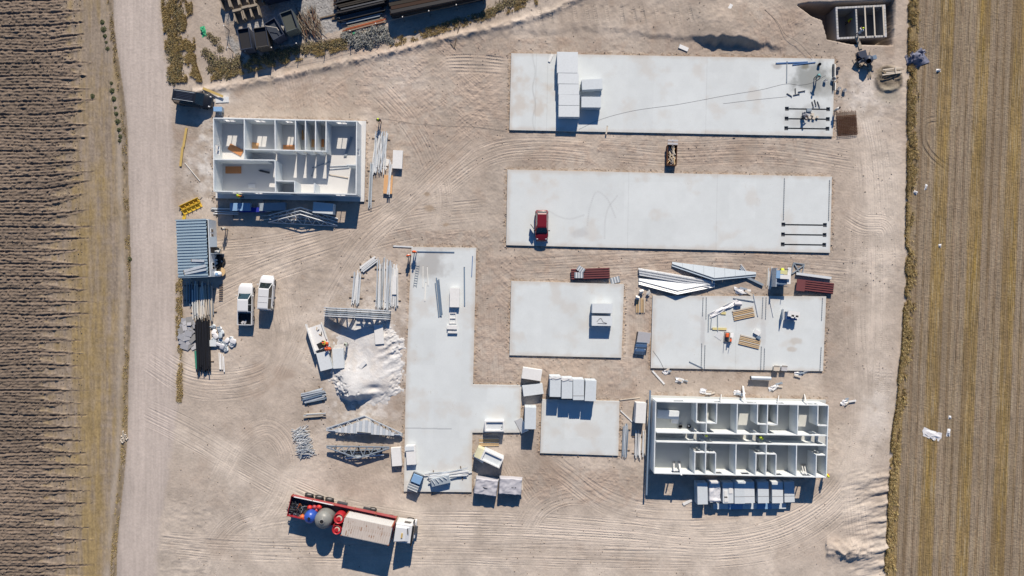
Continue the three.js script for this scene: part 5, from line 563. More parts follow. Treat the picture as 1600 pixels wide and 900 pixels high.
for (const [lb, a, b, w, m] of [['thin stud on the wide slab, leftmost of three below the film', [1107, 491], [1106.5, 518], .09, M.zincD], ['thin stud on the wide slab, middle of three below the film', [1112, 492], [1110, 514], .09, M.zincD], ['thin stud on the wide slab, rightmost of three below the film', [1121, 488], [1121, 518], .09, M.zincD], ['pale yellow board by the thin studs, upper one', [1126, 489], [1134, 489.5], .32, gm(.62, .55, .26, .7)], ['pale yellow board by the thin studs, lower one', [1113, 513.5], [1135, 514], .3, gm(.62, .55, .26, .7)], ['grey stud aslant at the top edge of the wide slab', [1146, 466], [1178, 471], .1, M.zincD], ['thin stud crossing the top edge of the wide slab', [1177, 460], [1184, 494], .1, M.zinc], ['thin pale stud beside the anchor rails on the wide slab', [1202, 466], [1208, 495], .07, M.zincL]]) { const A = at(...a, SLAB), B = at(...b, SLAB), t = thing('steel_stud', lb, lb.includes('board') ? 'board' : 'stud', A, SLAB); member('stud', [0, .06, 0], [B[0] - A[0], .065, B[1] - A[1]], w, .08, m, t); part('stud_cap', bx(w + .02, .09, .05), M.steelD, t, [0, .004, 0]); }
{ const t = thing('plate_compactor', 'orange-and-white site machine on the wide slab', 'machine', at(1139, 527, .8), SLAB, 5); part('base_plate', bx(1.0, .12, 1.3), M.concreteD, t); part('engine', new RoundedBoxGeometry(.35, .45, .5, 2, .05), M.orange, t, [-.2, .42, -.25]); part('tank', new RoundedBoxGeometry(.3, .4, .4, 2, .05), M.orange, t, [.25, .4, .35]); part('hood', bx(.45, .5, .6), M.white, t, [.3, .2, -.3]); part('rod', bx(.12, .65, 1.1), M.woodG, t, [.03, .15, 0]); for (const x of [-.4, .4]) member('handle_bar', [x, .2, .5], [x * .8, .95, .75], .05, .05, M.steelD, t); }
{ const t = thing('tool_trolley', 'white and blue tool trolley standing on the wide slab', 'trolley', at(1237, 493, .9), SLAB, 8); part('trolley_box', bx(1.4, .55, .9), M.blueT, t, [0, .25, .1]); part('tray', bx(1.5, .2, .7), M.panelW, t, [.1, .85, -.2]); for (const x of [.0, .55]) part('bin', bx(.35, .25, .4), M.white, t, [x, .8, .1]); for (const [x, z] of [[-.6, -.3], [.6, -.3], [-.6, .45], [.6, .45]]) part('caster', cyl(.12, .24, 10), M.black, t, [x, 0, z]); for (const x of [-.65, .65]) part('post', bx(.06, .9, .06), M.zinc, t, [x, .1, -.4]); part('leaning_board', bx(.1, 1.0, 1.4), M.panelW, t, [-1.0, .05, 0], [0, .1, .15]); }
{ const t = thing('tool_box', 'white box with a dark flap above the second pallet', 'box', at(1184, 523, .4), SLAB, 30); part('box_body', bx(.8, .3, .55), M.panelW, t, [-.2, .004, -.2]); part('flap', bx(.5, .2, .4), M.steelB, t, [.25, .1, .25]); } stack('wall_board', 'square of pale glassy sheet beside the orange machine', [1124, 524], 1.0, .9, 35, .04, { y0: SLAB, n: 1, skid: false, m: M.zincL });
{ const t = thing('grey_drum', 'grey steel drum lying on sticks above the larger shell', 'drum', at(1186.5, 590), gAt(at(1186.5, 590)), 2); part('drum_body', cyl(.24, 2.6, 14).clone().rotateZ(Math.PI / 2).translate(1.3, .5, 0), M.zinc, t); part('drum_cap', cyl(.25, .08, 14).clone().rotateZ(Math.PI / 2), M.steelD, t, [-1.28, .5, 0]); for (const x of [-.9, .7]) member('stick', [x, 0, .2], [x, .5, -.1], .06, .06, M.woodD, t); }
for (const [lb, x, y, m] of [['brown carton at the lower edge of the wide slab', 1213, 576, M.cream], ['grey carton beside the brown one at the slab edge', 1225, 576, M.cloth]]) { const t = thing('carton', lb, 'box', at(x, y, .5), SLAB + .002, 4); part('carton_body', bx(.75, .4, .55), m, t, [0, .002, 0]); part('carton_flap', bx(.75, .03, .28), M.cream, t, [0, .41, -.3], [.4, 0, 0]); }
// ---------- working place above the wide slab ----------
{ const t = thing('material_cage', 'tall cage of blue trays and white boards above the wide slab', 'cage', at(1219, 434, 1), gAt(at(1219, 434)), 3); for (let k = 0; k < 4; k++) part('tray', bx(1.4, .16, .9), k % 2 ? M.steelB : M.blueL, t, [0, .1 + k * .42, .55 - k * .05]); part('side_frame', bx(.08, 1.8, 2.4), M.zinc, t, [-.78, 0, 0]); part('mesh_panel', bx(.9, .06, 1.0), M.blueL, t, [-.4, 1.8, -.4]); part('white_board', bx(1.3, .08, .5), M.panelW, t, [.3, 1.82, -.1]); part('tall_board', bx(.45, .12, 2.1), M.panelW, t, [.9, 1.5, -.3]); for (const [x, z] of [[-.7, -1.1], [.7, -1.1], [-.7, 1.1], [.7, 1.1]]) part('cage_post', bx(.07, 1.8, .07), M.zincD, t, [x, 0, z]); part('yellow_board', bx(.9, .05, .5), gm(.6, .58, .3, .6), t, [.1, 1.83, -.7]); }
{ const p = at(1270, 431), t = thing('steel_channel', 'long grey channel on soil beside the maroon sheets', 'channel', p, gAt(p), 7.5); part('channel_web', bx(4.6, .05, .32), M.zincL, t, [0, .3, 0]); for (const z of [-.16, .16]) part('channel_flange', bx(4.6, .3, .03), M.zincD, t, [0, .004, z]); }
{ const t = thing('braced_rack', 'dark cross-braced steel frame on soil above the grey channel', 'frame', at(1248, 420, .3), gAt(at(1248, 420)), 8); for (const [a, b] of [[[-.7, -.7], [.7, -.7]], [[-.7, -.7], [-.8, .8]], [[.7, -.7], [.6, .9]], [[-.6, -.6], [.55, .8]], [[.65, -.55], [-.7, .75]]]) member('frame_bar', [a[0], .12, a[1]], [b[0], .12, b[1]], .12, .1, M.zincD, t); }
bundle('steel_profiles', 'loose white studs upright beside the material cage', 'steel', [1202, 437], 95, 2.7, .9, 6, { m: [M.zincL, M.panelW, M.cream], layers: 1, fan: .06, bear: false }); bundle('steel_profiles', 'short grey studs by the tip of the grey-clad gable', 'steel', [1160, 422], 50, 1.6, .6, 7, { m: [M.zincL, M.zinc], layers: 2, bear: false, fan: .08 }); bundle('steel_profiles', 'dark box section sloping below the grey-clad gable tip', 'steel', [1179, 439], 27, 2.6, .2, 1, { m: [M.zincD], layers: 1, w: .28, h: .25, bear: false, jit: .02 }); litter('white offcuts scattered at the upper edge of the wide slab', 1158, 455, 8, 1.3);
{ const t = thing('broken_chair', 'white plastic chairs tipped over by the corner of the wide slab', 'chairs', at(1005, 458), gAt(at(1005, 458))); for (const [x, z, a] of [[-.3, -.2, .2], [.6, 0, 1.2], [-.8, .6, -.3]]) { part('seat', bx(.5, .05, .45), M.pvc, t, [x, .3, z], [.3, a, 0]); part('backrest', bx(.5, .5, .05), M.pvc, t, [x, .3, z - .25], [.5, a, 0]); for (const s of [-.2, .2]) member('leg', [x + s, 0, z + .2], [x + s, .3, z], .04, .04, M.zinc, t); } }
// ---------- excavation: block-built tank, mixer, rebar, spoil ----------
{ const t = thing('concrete_tank', 'open block-built tank with two chambers in the excavation', 'tank', at(1346, 34, 0), -3.0, -2.8), W = 6.5, L = 4.2, h = 2.85; part('tank_floor', bx(W, .12, L), M.concreteD, t); for (const z of [-1, 1]) part('tank_wall', bx(W, h - .2, .24), M.concreteD, t, [0, .1, z * (L / 2 - .12)]); for (const x of [-1, 1]) part('tank_wall', bx(.24, h - .2, L - .48), M.concreteD, t, [x * (W / 2 - .12), .1, 0]); part('partition', bx(.2, h - .25, L - .5), M.concreteD, t, [-.55, .1, 0]);
  for (let i = 0; i < 16; i++) for (const z of [-1, 1]) part('block', bx(W / 16 - .03, .2, .24), i % 3 ? M.concrete : M.cloth, t, [-W / 2 + (i + .5) * W / 16, h - .1, z * (L / 2 - .12)]); for (let i = 0; i < 10; i++) for (const x of [-1, 1]) part('block', bx(.24, .2, (L - .48) / 10 - .03), i % 3 ? M.concrete : M.cloth, t, [x * (W / 2 - .12), h - .1, -L / 2 + .24 + (i + .5) * (L - .48) / 10]); for (let i = 0; i < 10; i++) part('block', bx(.2, .16, (L - .5) / 10 - .03), M.concrete, t, [-.55, h - .14, -L / 2 + .25 + (i + .5) * (L - .5) / 10]);
  for (const x of [.5, 1.65, 2.85]) part('beam', bx(.16, .12, L - .2), M.cream, t, [x, h + .1, 0]);
  member('board', [0, 0, 0], [.55, .05, 1.55], .45, .06, M.woodG, thing('access_plank', 'grey plank bridging from the soil onto the tank wall', 'plank', at(1338, 58), .05)); }
{ const t = thing('concrete_mixer', 'dark blue concrete mixer standing below the excavation', 'mixer', at(1356, 94, .8), gAt(at(1356, 94)), -15); part('drum', new THREE.LatheGeometry([[.001, -.5], [.35, -.45], [.55, -.1], [.55, .15], [.32, .55], [.3, .55]].map((q) => new THREE.Vector2(...q)), 20), M.navy, t, [0, 1.0, 0], [.5, 0, .5]); part('motor_box', bx(.6, .5, .5), M.steelB, t, [.75, .6, -.1]); for (const x of [-.6, .6]) { member('frame_leg', [x, 0, -.7], [x * .6, 1.0, 0], .08, .08, M.steelD, t); member('frame_leg', [x, 0, .7], [x * .6, 1.0, 0], .08, .08, M.steelD, t); } for (const z of [-.5, .5]) part('wheel', new THREE.TorusGeometry(.22, .07, 8, 16), tyreM, t, [-.75, .28, z]); part('hopper', bx(1.1, .35, .9), M.navy, t, [-.2, .02, -1.0]); }
{ const t = thing('timber_pile', 'grey planks lying crossed below the concrete mixer', 'planks', at(1352, 106), gAt(at(1352, 106))); for (const [a, b] of [[[-1.4, -.5], [1.0, -.2]], [[-1.3, -.2], [1.1, .3]], [[.2, -1.6], [.7, 1.3]], [[.6, -2.2], [.4, 1.4]], [[-.2, .1], [.9, .1]]]) member('plank', [a[0], .05 + rnd() * .15, a[1]], [b[0], .06 + rnd() * .15, b[1]], .17, .05, M.woodG, t); const u = thing('wheelbarrow', 'dark wheelbarrow tipped beside the concrete mixer', 'wheelbarrow', at(1338, 95), gAt(at(1338, 95)), 80); part('tray', new THREE.LatheGeometry([[.001, 0], [.3, 0], [.5, .35]].map((q) => new THREE.Vector2(...q)), 4), M.navy, u, [0, .3, 0]); part('wheel', new THREE.TorusGeometry(.17, .06, 8, 14), tyreM, u, [.8, .23, 0]); for (const z of [-.25, .25]) member('handle', [.8, .25, z * .3], [-.9, .5, z], .05, .05, M.woodD, u); }
{ const t = thing('timber_pile', 'pale planks laid over the dark spoil ring', 'planks', at(1393, 112), gAt(at(1393, 112)) + .2, -5); for (let i = 0; i < 4; i++) part('plank', bx(rr(1.8, 2.7), .06, .16), pick([M.cream, M.woodG]), t, [rr(-.2, .2), .02 + (i % 2) * .06, -.3 + i * .22], [0, rr(-.06, .06), 0]); part('cross_plank', bx(.14, .06, .9), M.cream, t, [.3, .16, 0]); }
{ const t = thing('rebar_mats', 'square stack of rusty rebar mats beside the north slab end', 'rebar', at(1322, 194), gAt(at(1322, 194)), -4); for (let k = 0; k < 3; k++) { for (let i = 0; i < 14; i++) part('bar', bx(2.6, .03, .035), M.rust, t, [rr(-.08, .08), .03 + k * .09, -1.1 + i * .19 + k * .07]); for (let i = 0; i < 11; i++) part('bar', bx(.035, .03, 3.0), M.rust, t, [-1.2 + i * .24 + k * .03, .065 + k * .09, rr(-.35, .05)]); } }
function tarp(label, x, y, w, l, a, m, hgt, name = 'tarpaulin', cat = 'tarpaulin') { const p = at(x, y), t = thing(name, label, cat, p, gAt(p), a); const g = new THREE.PlaneGeometry(w, l, 26, 22).rotateX(-Math.PI / 2), P = g.attributes.position, o = rnd() * 99; for (let i = 0; i < P.count; i++) { const X = P.getX(i) / w * 2, Z = P.getZ(i) / l * 2, r = Math.hypot(X, Z), n = fbm(X * 2.2 + o, Z * 2.2, 4), q = 1 + .35 * (vn(Math.atan2(Z, X) * 1.6 + o, 2) - .5); P.setXYZ(i, P.getX(i) * q, Math.max(.015, hgt * (sst(1.1, .2, r) * (.5 + n) + .35 * (n - .45))), P.getZ(i) * q); } g.computeVertexNormals(); part('cover', g, m, t); for (let i = 0; i < 3; i++) part('fold', bake(scrap(w * .4, l * .25, hgt * .5), [0, 0, 0]), m, t, [rr(-.3, .3) * w, hgt * .5, rr(-.25, .25) * l], [0, rr(0, 3), 0]); return t; }
tarp('slate blue tarpaulin heap at the edge of the stubble field', 1431, 92, 2.5, 2.0, -25, gm(.16, .17, .24, .6), .8); tarp('white crumpled film lying far out on the stubble field', 1456, 679, 2.4, 1.2, 18, M.film, .14, 'plastic_sheet', 'film'); tarp('small white film ball beside the crumpled film on the stubble', 1482, 676, .5, 1.0, 8, M.film, .2, 'plastic_sheet', 'film'); tarp('tiny white film scrap above the pair on the stubble', 1484, 652, .35, .4, 0, M.film, .15, 'plastic_sheet', 'film'); tarp('white sack lying on the stubble near the blue tarpaulin', 1466, 110, .55, .4, 0, M.bagW, .25, 'plastic_sheet', 'film');
tarp('small white scrap on the stubble by the weed edge', 1430, 301, .55, .45, 20, M.film, .2, 'plastic_sheet', 'film'); tarp('thin white scrap on the stubble beside the weed edge', 1447, 292, .3, .8, 10, M.film, .15, 'plastic_sheet', 'film'); tarp('faint grey scrap lower on the stubble', 1468.5, 384, .35, .45, 0, M.film, .15, 'plastic_sheet', 'film');
tarp('bright green plastic sack in the weeds beside the track', 318, 49, .6, 1.3, -15, M.greenT, .35, 'plastic_sack', 'sack'); tarp('small green plastic scrap under the grey shrubs', 554.5, 53, .55, .4, 0, M.greenT, .2, 'plastic_sack', 'sack');
for (const [lb, x, y, r, m] of [['white bucket nearest the end of the north slab', 1311.5, 138, .22, M.white], ['white bucket with a dark lid beyond the north slab end', 1320.5, 140.5, .22, M.bagW], ['white canister on the damp end of the north slab', 1289, 126.5, .2, M.white], ['grey bucket by the corner of the north slab', 1310, 107, .26, M.bagG], ['dark bucket on the damp end of the north slab', 1280, 101, .2, M.navy], ['white box at the end edge of the north slab', 1302, 124, .28, M.white]]) { const os = inside(slabs.north, x, y), t = thing('bucket', lb, 'bucket', at(x, y, .4), os ? SLAB + .003 : gAt(at(x, y))); part('bucket_body', new THREE.LatheGeometry([[.001, 0], [r * .85, 0], [r, .36], [r * .92, .36], [r * .8, .04], [.001, .04]].map((q) => new THREE.Vector2(...q)), 14), m, t); part('handle', new THREE.TorusGeometry(r, .012, 5, 14, Math.PI), M.steelD, t, [0, .34, 0], [-.8, 0, 0]); }
{ const t = thing('board_prop', 'dark boards standing along the end edge of the north slab', 'boards', at(1301, 122), .0, 90); part('board', bx(3.4, .5, .08), M.steelD, t, [0, 0, .1]); part('board', bx(2.2, .45, .12), M.pvc, t, [-.6, 0, -.12]); part('board', bx(1.0, .5, .12), M.pvc, t, [1.2, 0, -.14]); const u = thing('work_kit', 'kit of grey cloth and small crates over the slots of the north slab', 'tools', at(1265, 181, .4), SLAB, 20); part('cloth', scrap(1.0, .8, .2), M.bagG, u, [-.5, .01, .1]); for (const [x, z, s] of [[.3, -.3, .35], [.6, .1, .3], [1.0, -.2, .25], [.1, .2, .3]]) part('crate', bx(s, .25, s), M.cream, u, [x, .004, z]); part('tool_case', bx(.6, .2, .4), M.zincD, u, [-.3, .004, -.7], [0, .4, 0]); }
for (const [lb, x, y, a, l] of [['short dark offcut, first of the three strewn on the north slab', 1233, 148.5, 30, .75], ['short dark offcut, middle of the three strewn on the north slab', 1244, 148, -12, .8], ['short dark offcut, last of the three strewn on the north slab', 1252, 143, -10, .9], ['upright dark peg mark beside the strewn offcuts', 1242.5, 143, 88, .8], ['dark peg above the first slot of the north slab', 1269.5, 163, 75, .7], ['dark peg above the first slot, middle one', 1273.5, 160.5, 75, .75], ['dark peg above the first slot, last one', 1278.5, 163, 70, .8]]) { const t = thing('steel_peg', lb, 'peg', at(x, y, SLAB), SLAB, a); part('peg', bx(l, .09, .11), M.steelD, t, [0, .003, 0]); part('peg_head', bx(.06, .13, .16), M.zincD, t, [l / 2, .003, 0]); }
// cables
const cable = (label, pts, h, r = .012) => { const c = new THREE.CatmullRomCurve3(pts.map(([x, y]) => { const [X, Z] = at(x, y, h); return new THREE.Vector3(X, h + r, Z); })); solo('cable', label, 'cable', new THREE.TubeGeometry(c, 160, r, 5), M.steelD); };
cable('long black cable wandering across the north slab', [[905, 202], [935, 188], [985, 174], [1060, 163], [1130, 150], [1190, 140], [1230, 131], [1250, 133], [1270, 129], [1290, 118]], SLAB); cable('faint second cable across the north slab', [[1130, 162], [1180, 156], [1230, 151]], SLAB, .012); cable('thin cable from the wide slab to the offcuts at its corner', [[1020, 548], [1030, 562], [1038, 578]], SLAB, .018);
cable('dark hose snaking over the soil between shell and north slab', [[596, 184], [640, 192], [690, 196], [740, 198], [790, 204]],   .05, .01); cable('brown hose down the soil bank above the north slab', [[1195, 15], [1215, 35], [1228, 55], [1245, 65], [1262, 82], [1270, 91]], .35, .02);

// ---------- storage yard behind the wire fence ----------
for (const [lb, q, h, m, inner] of [['navy steel hopper at the yard corner, nearest the weeds', [[370, 46], [387, 44], [395, 73], [375.5, 77.5]], 2.2, M.navy, M.blackp], ['grey-brown steel hopper second along the fence', [[395.5, 45], [414, 40.6], [420, 70], [400, 74.7]], 2.2, gm(.07, .065, .06, .7), M.blackp], ['blue steel hopper with a bar across it, turned aslant', [[413, 37], [428, 27.5], [443, 53], [427.5, 62.4]], 2.2, M.navy, gm(.02, .03, .05, .6)], ['grey-green steel hopper nearest the rusty stick pile', [[438, 20], [456, 16], [462, 44], [448, 48.5]], 2.2, gm(.08, .1, .1, .6), gm(.05, .06, .055, .8)]]) {
  const c = [0, 1].map((k) => q.reduce((s, p) => s + p[k], 0) / 4), p = at(...c, h), a = Math.atan2(q[3][1] - q[0][1], q[3][0] - q[0][0]) / D - 90, w = Math.hypot(q[1][0] - q[0][0], q[1][1] - q[0][1]) / PPM, l = Math.hypot(q[3][0] - q[0][0], q[3][1] - q[0][1]) / PPM, t = thing('steel_hopper', lb, 'hopper', p, gAt(p) - .02, a, 'hoppers in the yard');
  for (const s of [-1, 1]) { part('side_plate', bx(.07, h - .4, l), m, t, [s * w / 2, .4, 0]); part('end_plate', bx(w - .08, h - .4, .07), m, t, [0, .4, s * (l / 2 - .04)]); part('rim', bx(.07, .06, l + .06), M.navy, t, [s * w / 2, h, 0]); for (const z of [-1, 1]) part('leg', bx(.12, .5, .12), M.steelD, t, [s * w * .42, 0, z * l * .42]); }
  part('fill', bx(w - .1, .06, l - .15), inner, t, [0, h - .35, 0]); if (lb.includes('bar across')) { member('cross_bar', [-w / 2, h + .12, -.8], [.4, h + .12, .1], .06, .06, M.cream, t); member('cross_bar', [.4, h + .12, .1], [.45, h + .12, .55], .06, .06, M.cream, t); }
}
{ let k = 0; const where = ['beside the yard edge, end of the back row', 'second in the back row', 'third in the back row', 'fourth in the back row', 'last in the back row by the dark shade', 'first in the front row', 'second in the front row', 'last in the front row above the hoppers'];
  for (const [x, y] of [[352, 4], [366, 1], [379, -3], [391, -6], [403, -3], [373, 24], [387, 19], [398, 17]]) { const t = thing('concrete_channel', 'tan concrete channel block ' + where[k++], 'channel block', at(x, y, .8), gAt(at(x, y)), -14, 'channel blocks in the yard'); const m = gm(.30, .255, .20, .9); part('side_wall', bx(.14, 1.0, 1.5), m, t, [-.5, 0, 0]); part('side_wall', bx(.14, 1.0, 1.5), m, t, [.5, 0, 0]); part('base', bx(.9, .12, 1.4), m, t, [0, 0, 0]); part('back_wall', bx(.86, .85, .14), m, t, [0, .12, -.6]); part('lip', bx(1.14, .1, .3), m, t, [0, 1.0, -.6]); } }
{ const p = at(484, 38), t = thing('stick_pile', 'bristling pile of rusty rods and sticks in the yard', 'rods', p, gAt(p), 68); for (let i = 0; i < 150; i++) { const x = rr(-1.5, 1.5), z = rr(-1.3, 1.3), a = rr(-.5, .5), l = rr(1, 2.4), y = .04 + .7 * (1 - (z / 1.6) ** 2) * rnd(); member('rod', [x - Math.cos(a) * l / 2, y, z - Math.sin(a) * l / 2], [x + Math.cos(a) * l / 2, y + rr(-.03, .12), z + Math.sin(a) * l / 2], rr(.03, .06), .04, pick([M.woodD, M.rust, M.woodG, M.steelD, M.woodD]), t); } }
const dk = [M.blackp, gm(.04, .02, .012, .9), M.steelD, M.blackp, gm(.03, .025, .02, .9)];  // beam colours taken close to black, carrying the deep shade over the yard
bundle('beam_stack', 'tall stack of rusty beams, colours darkened for shade, at the top edge of the yard', 'beams', [566, 3], -13, 7.0, 2.4, 40, { m: dk, w: .18, h: .2, layers: 5, jit: .3, fan: .01, pn: 'beam' });
bundle('beam_stack', 'dark beam stack above the orange and blue bars', 'beams', [566, 22], -13, 6.4, 1.1, 18, { m: dk, w: .14, h: .16, layers: 3, jit: .3, fan: .01, pn: 'beam' });
bundle('beam_stack', 'bundle of pale blue steel bars beside the orange ones', 'beams', [567, 30], -13, 5.4, .5, 6, { m: [M.zinc, M.steelB, M.zincD], w: .1, h: .12, layers: 2, fan: .01, pn: 'beam' });
bundle('beam_stack', 'bundle of orange painted bars along the fence shrubs', 'beams', [569, 39.5], -14, 5.6, .75, 7, { m: [M.rustL, gm(.48, .13, .05, .7), M.woodG], w: .08, h: .1, layers: 1, fan: .015, pn: 'beam' });
{ const p = at(684, -1), t = thing('beam_stack', 'big dark steel stack casting the long shadow behind the fence', 'beams', p, gAt(p), -11.5); for (let k = 0; k < 9; k++) for (let i = 0; i < 9; i++) part('beam', bx(12.2 + ((i * 7 + k * 3) % 5) * .1, .19, .42), dk[(i * 3 + k) % 5], t, [rr(-.15, .15), k * .2, 1.15 - i * .48]); }
{ const p = at(688, -46), t = thing('beam_stack', 'tallest beam stack, added out of view behind the others to shade them', 'beams', p, gAt(p), -11.5); for (let k = 0; k < 12; k++) for (let i = 0; i < 4; i++) part('beam', bx(12.4, .29, .5), dk[(i * 3 + k) % 5], t, [rr(-.1, .1), k * .3, .8 - i * .55]); }  // extra stack added out of view so its shadow covers the beams in front
bundle('beam_stack', 'short dark sleepers lying by the rod pile', 'beams', [528, 28], -12, 1.4, .3, 2, { m: [M.woodD], w: .16, h: .16, layers: 1, bear: false, jit: .3, pn: 'sleeper' }); bundle('beam_stack', 'dark pole lying on the gravel above the rod pile', 'beams', [513, 26], -12, 2.2, .1, 1, { m: [M.woodD], w: .16, h: .16, layers: 1, bear: false, jit: .02, pn: 'sleeper' });
{ const p = at(436, -22, 1.6), t = thing('added_shed', 'dark shed added beyond the top edge of the yard to cast shade on it', 'shed', p, gAt(p), -13), W = 4.6, L = 2.6; for (const z of [-1, 1]) part('shed_wall', bx(W, 2.0, .1), M.navy, t, [0, 0, z * L / 2]); for (const x of [-1, 1]) part('shed_wall', bx(.1, 2.0, L - .1), M.navy, t, [x * (W / 2 - .05), 0, 0]); for (let i = 0; i < 10; i++) part('roof_sheet', bx(W / 10 - .01, .06 + (i % 2) * .05, L + .3), M.steelD, t, [-W / 2 + (i + .5) * W / 10, 2.0, 0]); }  // shed added out of view; its shadow darkens this corner of the yard
{ const t = thing('wire_fence', 'wire fence on thin posts along the yard', 'fence'); const P = [[352, -8], [350, 40], [356, 74], [383, 80], [424, 74], [463, 67.5], [505, 60], [547, 48], [587, 36.5], [629, 26.5], [670, 17], [713, 7.6], [755, -2]]; let prev; for (const p of P) { const c = at(...p, 1.7), y = gAt(c); part('post', bx(.07, 1.8, .07), M.steelD, t, [c[0], y - .1, c[1]]); part('post_cap', bx(.11, .06, .11), M.white, t, [c[0], y + 1.7, c[1]]); if (prev) for (const h of [.5, 1.0, 1.55]) member('wire', [prev[0], h, prev[1]], [c[0], h, c[1]], .014, .014, M.steelD, t); prev = c; } }
{ const A = at(710, 75), B = at(719, 36), t = thing('leaning_pole', 'thin dark pole lying over the soil bank below the fence', 'pole', A, gAt(A) + .05); member('pole', [0, .05, 0], [B[0] - A[0], .4, B[1] - A[1]], .09, .09, M.woodD, t); member('pole_strut', [0, .05, 0], [-.5, .1, -.6], .06, .06, M.woodD, t); }
// ---------- plants ----------
function leafBush(n, r, sq, leaf, cols, spiky) { const pos = [], col = [], nor = []; const o = rnd() * 99; for (let i = 0; i < n; i++) { const a = rnd() * 6.283, e = Math.acos(1 - rnd() * 1.0), lump = .65 + .7 * vn(a * 1.3 + o, e * 2), rad = r * lump * Math.pow(rnd(), .45), c = new THREE.Vector3(Math.cos(a) * Math.sin(e) * rad, Math.cos(e) * rad * sq + .03, Math.sin(a) * Math.sin(e) * rad); const d = new THREE.Vector3(rr(-1, 1), rr(-.35, .45), rr(-1, 1)).normalize(), s = new THREE.Vector3(rr(-.8, .8), 1, rr(-.8, .8)).cross(d).negate().normalize(), L = leaf * rr(.6, 1.3), W = spiky ? L * .16 : L * .42, q = pick(cols), f = rr(.7, 1.25); const v = [c.clone().addScaledVector(d, -L / 2), c.clone().addScaledVector(s, W), c.clone().addScaledVector(d, L / 2), c.clone().addScaledVector(s, -W)]; for (const k of [0, 1, 2, 0, 2, 3]) { pos.push(v[k].x, Math.max(.005, v[k].y), v[k].z); col.push(q[0] * f, q[1] * f, q[2] * f); } const nn = s.clone().cross(d); for (let k = 0; k < 6; k++) nor.push(nn.x, nn.y, nn.z); } const g = new THREE.BufferGeometry(); g.setAttribute('position', new THREE.Float32BufferAttribute(pos, 3)); g.setAttribute('normal', new THREE.Float32BufferAttribute(nor, 3)); g.setAttribute('color', new THREE.Float32BufferAttribute(col, 3)); return g; }
const leafM = new THREE.MeshStandardMaterial({ vertexColors: true, roughness: .95, side: THREE.DoubleSide });
const greyC = [[.24, .25, .235], [.30, .30, .29], [.19, .195, .18]], brownC = [[.20, .16, .09], [.26, .21, .12], [.14, .11, .065], [.18, .165, .08]], greenC = [[.06, .085, .035], [.085, .105, .045], [.13, .125, .06]], strawC = [[.55, .44, .22], [.46, .36, .17], [.34, .26, .12], [.64, .54, .30]];
const bushes = { grey: [0, 1, 2].map(() => leafBush(420, .75, .75, .16, greyC)), brown: [0, 1, 2].map(() => leafBush(260, .85, .38, .16, brownC)), green: [0, 1].map(() => leafBush(300, .4, .5, .13, greenC)) };
const stem = cyl(.035, .4, 6);
function bush(kind, label, x, y, s, group) { const p = at(x, y), t = thing(kind === 'green' ? 'green_weed' : kind === 'grey' ? 'grey_shrub' : 'dry_shrub', label, 'shrub', p, gAt(p) - .03, rr(0, 360), group); const o = part('foliage', pick(bushes[kind]), leafM, t); o.scale.set(s, s * rr(.8, 1.1), s * rr(.85, 1.15)); part('stem', stem, M.woodD, t); }
for (const [x, y, s] of [[541, 58, .9], [552, 64, 1.1], [562, 55, 1.0], [572, 62, 1.2], [583, 50, 1.1], [588, 61, 1.1], [598, 47, 1.0], [600, 58, .9], [560, 70, .9], [577, 71, .8], [607, 62, .7], [613, 66, .6]]) bush('grey', 'round grey shrub in the clump below the orange bars', x, y, s, 'grey shrubs along the yard fence');
for (const [x, y, s] of [[322, 82, .9], [330, 90, 1.1], [338, 101, 1.0], [330, 108, .9], [346, 96, .9], [350, 108, 1.2], [358, 100, 1.1], [364, 110, 1.1], [370, 102, 1.0], [342, 117, .9], [356, 119, .8], [372, 92, .9], [336, 64, .8], [328, 56, .7], [344, 76, .7]]) bush('brown', 'dry brown shrub in the weedy corner beside the yard', x, y, s, 'dry shrubs at the weedy corner');
for (const [x, y, s] of [[398, 90, .9], [412, 92, .9], [425, 88, 1.0], [438, 84, 1.1], [450, 80, 1.0], [462, 78, .9], [475, 76, 1.0], [488, 74, 1.0], [500, 72, .9], [513, 70, .9], [526, 70, 1.0], [536, 68, .9]]) bush('brown', 'dry brown shrub under the yard fence', x, y, s, 'dry shrubs under the fence');
for (const [x, y, s] of [[716, 34, .7], [728, 32, .8], [742, 28, .8], [756, 24, .9], [768, 18, 1.0], [780, 12, 1.1], [793, 6, 1.1], [805, 1, 1.0], [700, 38, .6], [820, -3, 1]]) bush('brown', 'dry brown shrub past the shaded end of the yard', x, y, s, 'dry shrubs past the yard end');
for (let i = 0; i < 24; i++) { const x = rr(258, 292), y = 5 + i * 5.2; bush('brown', 'dry dark shrub in the strip between track and yard', x * .6 + .4 * (262 + y * .12), y, rr(.6, 1.05), 'dry shrubs along the track'); }
for (const [x, y] of [[160, 35], [162, 46], [164, 56], [166, 66], [168, 76], [174, 130], [175, 142], [178, 155], [180, 168], [182, 178], [184, 190], [186, 203], [188, 213], [187, 220], [203, 405], [145, 150]]) bush('green', 'low green weed in the ditch along the track', x, y, rr(.5, .95), 'green weeds in the ditch');
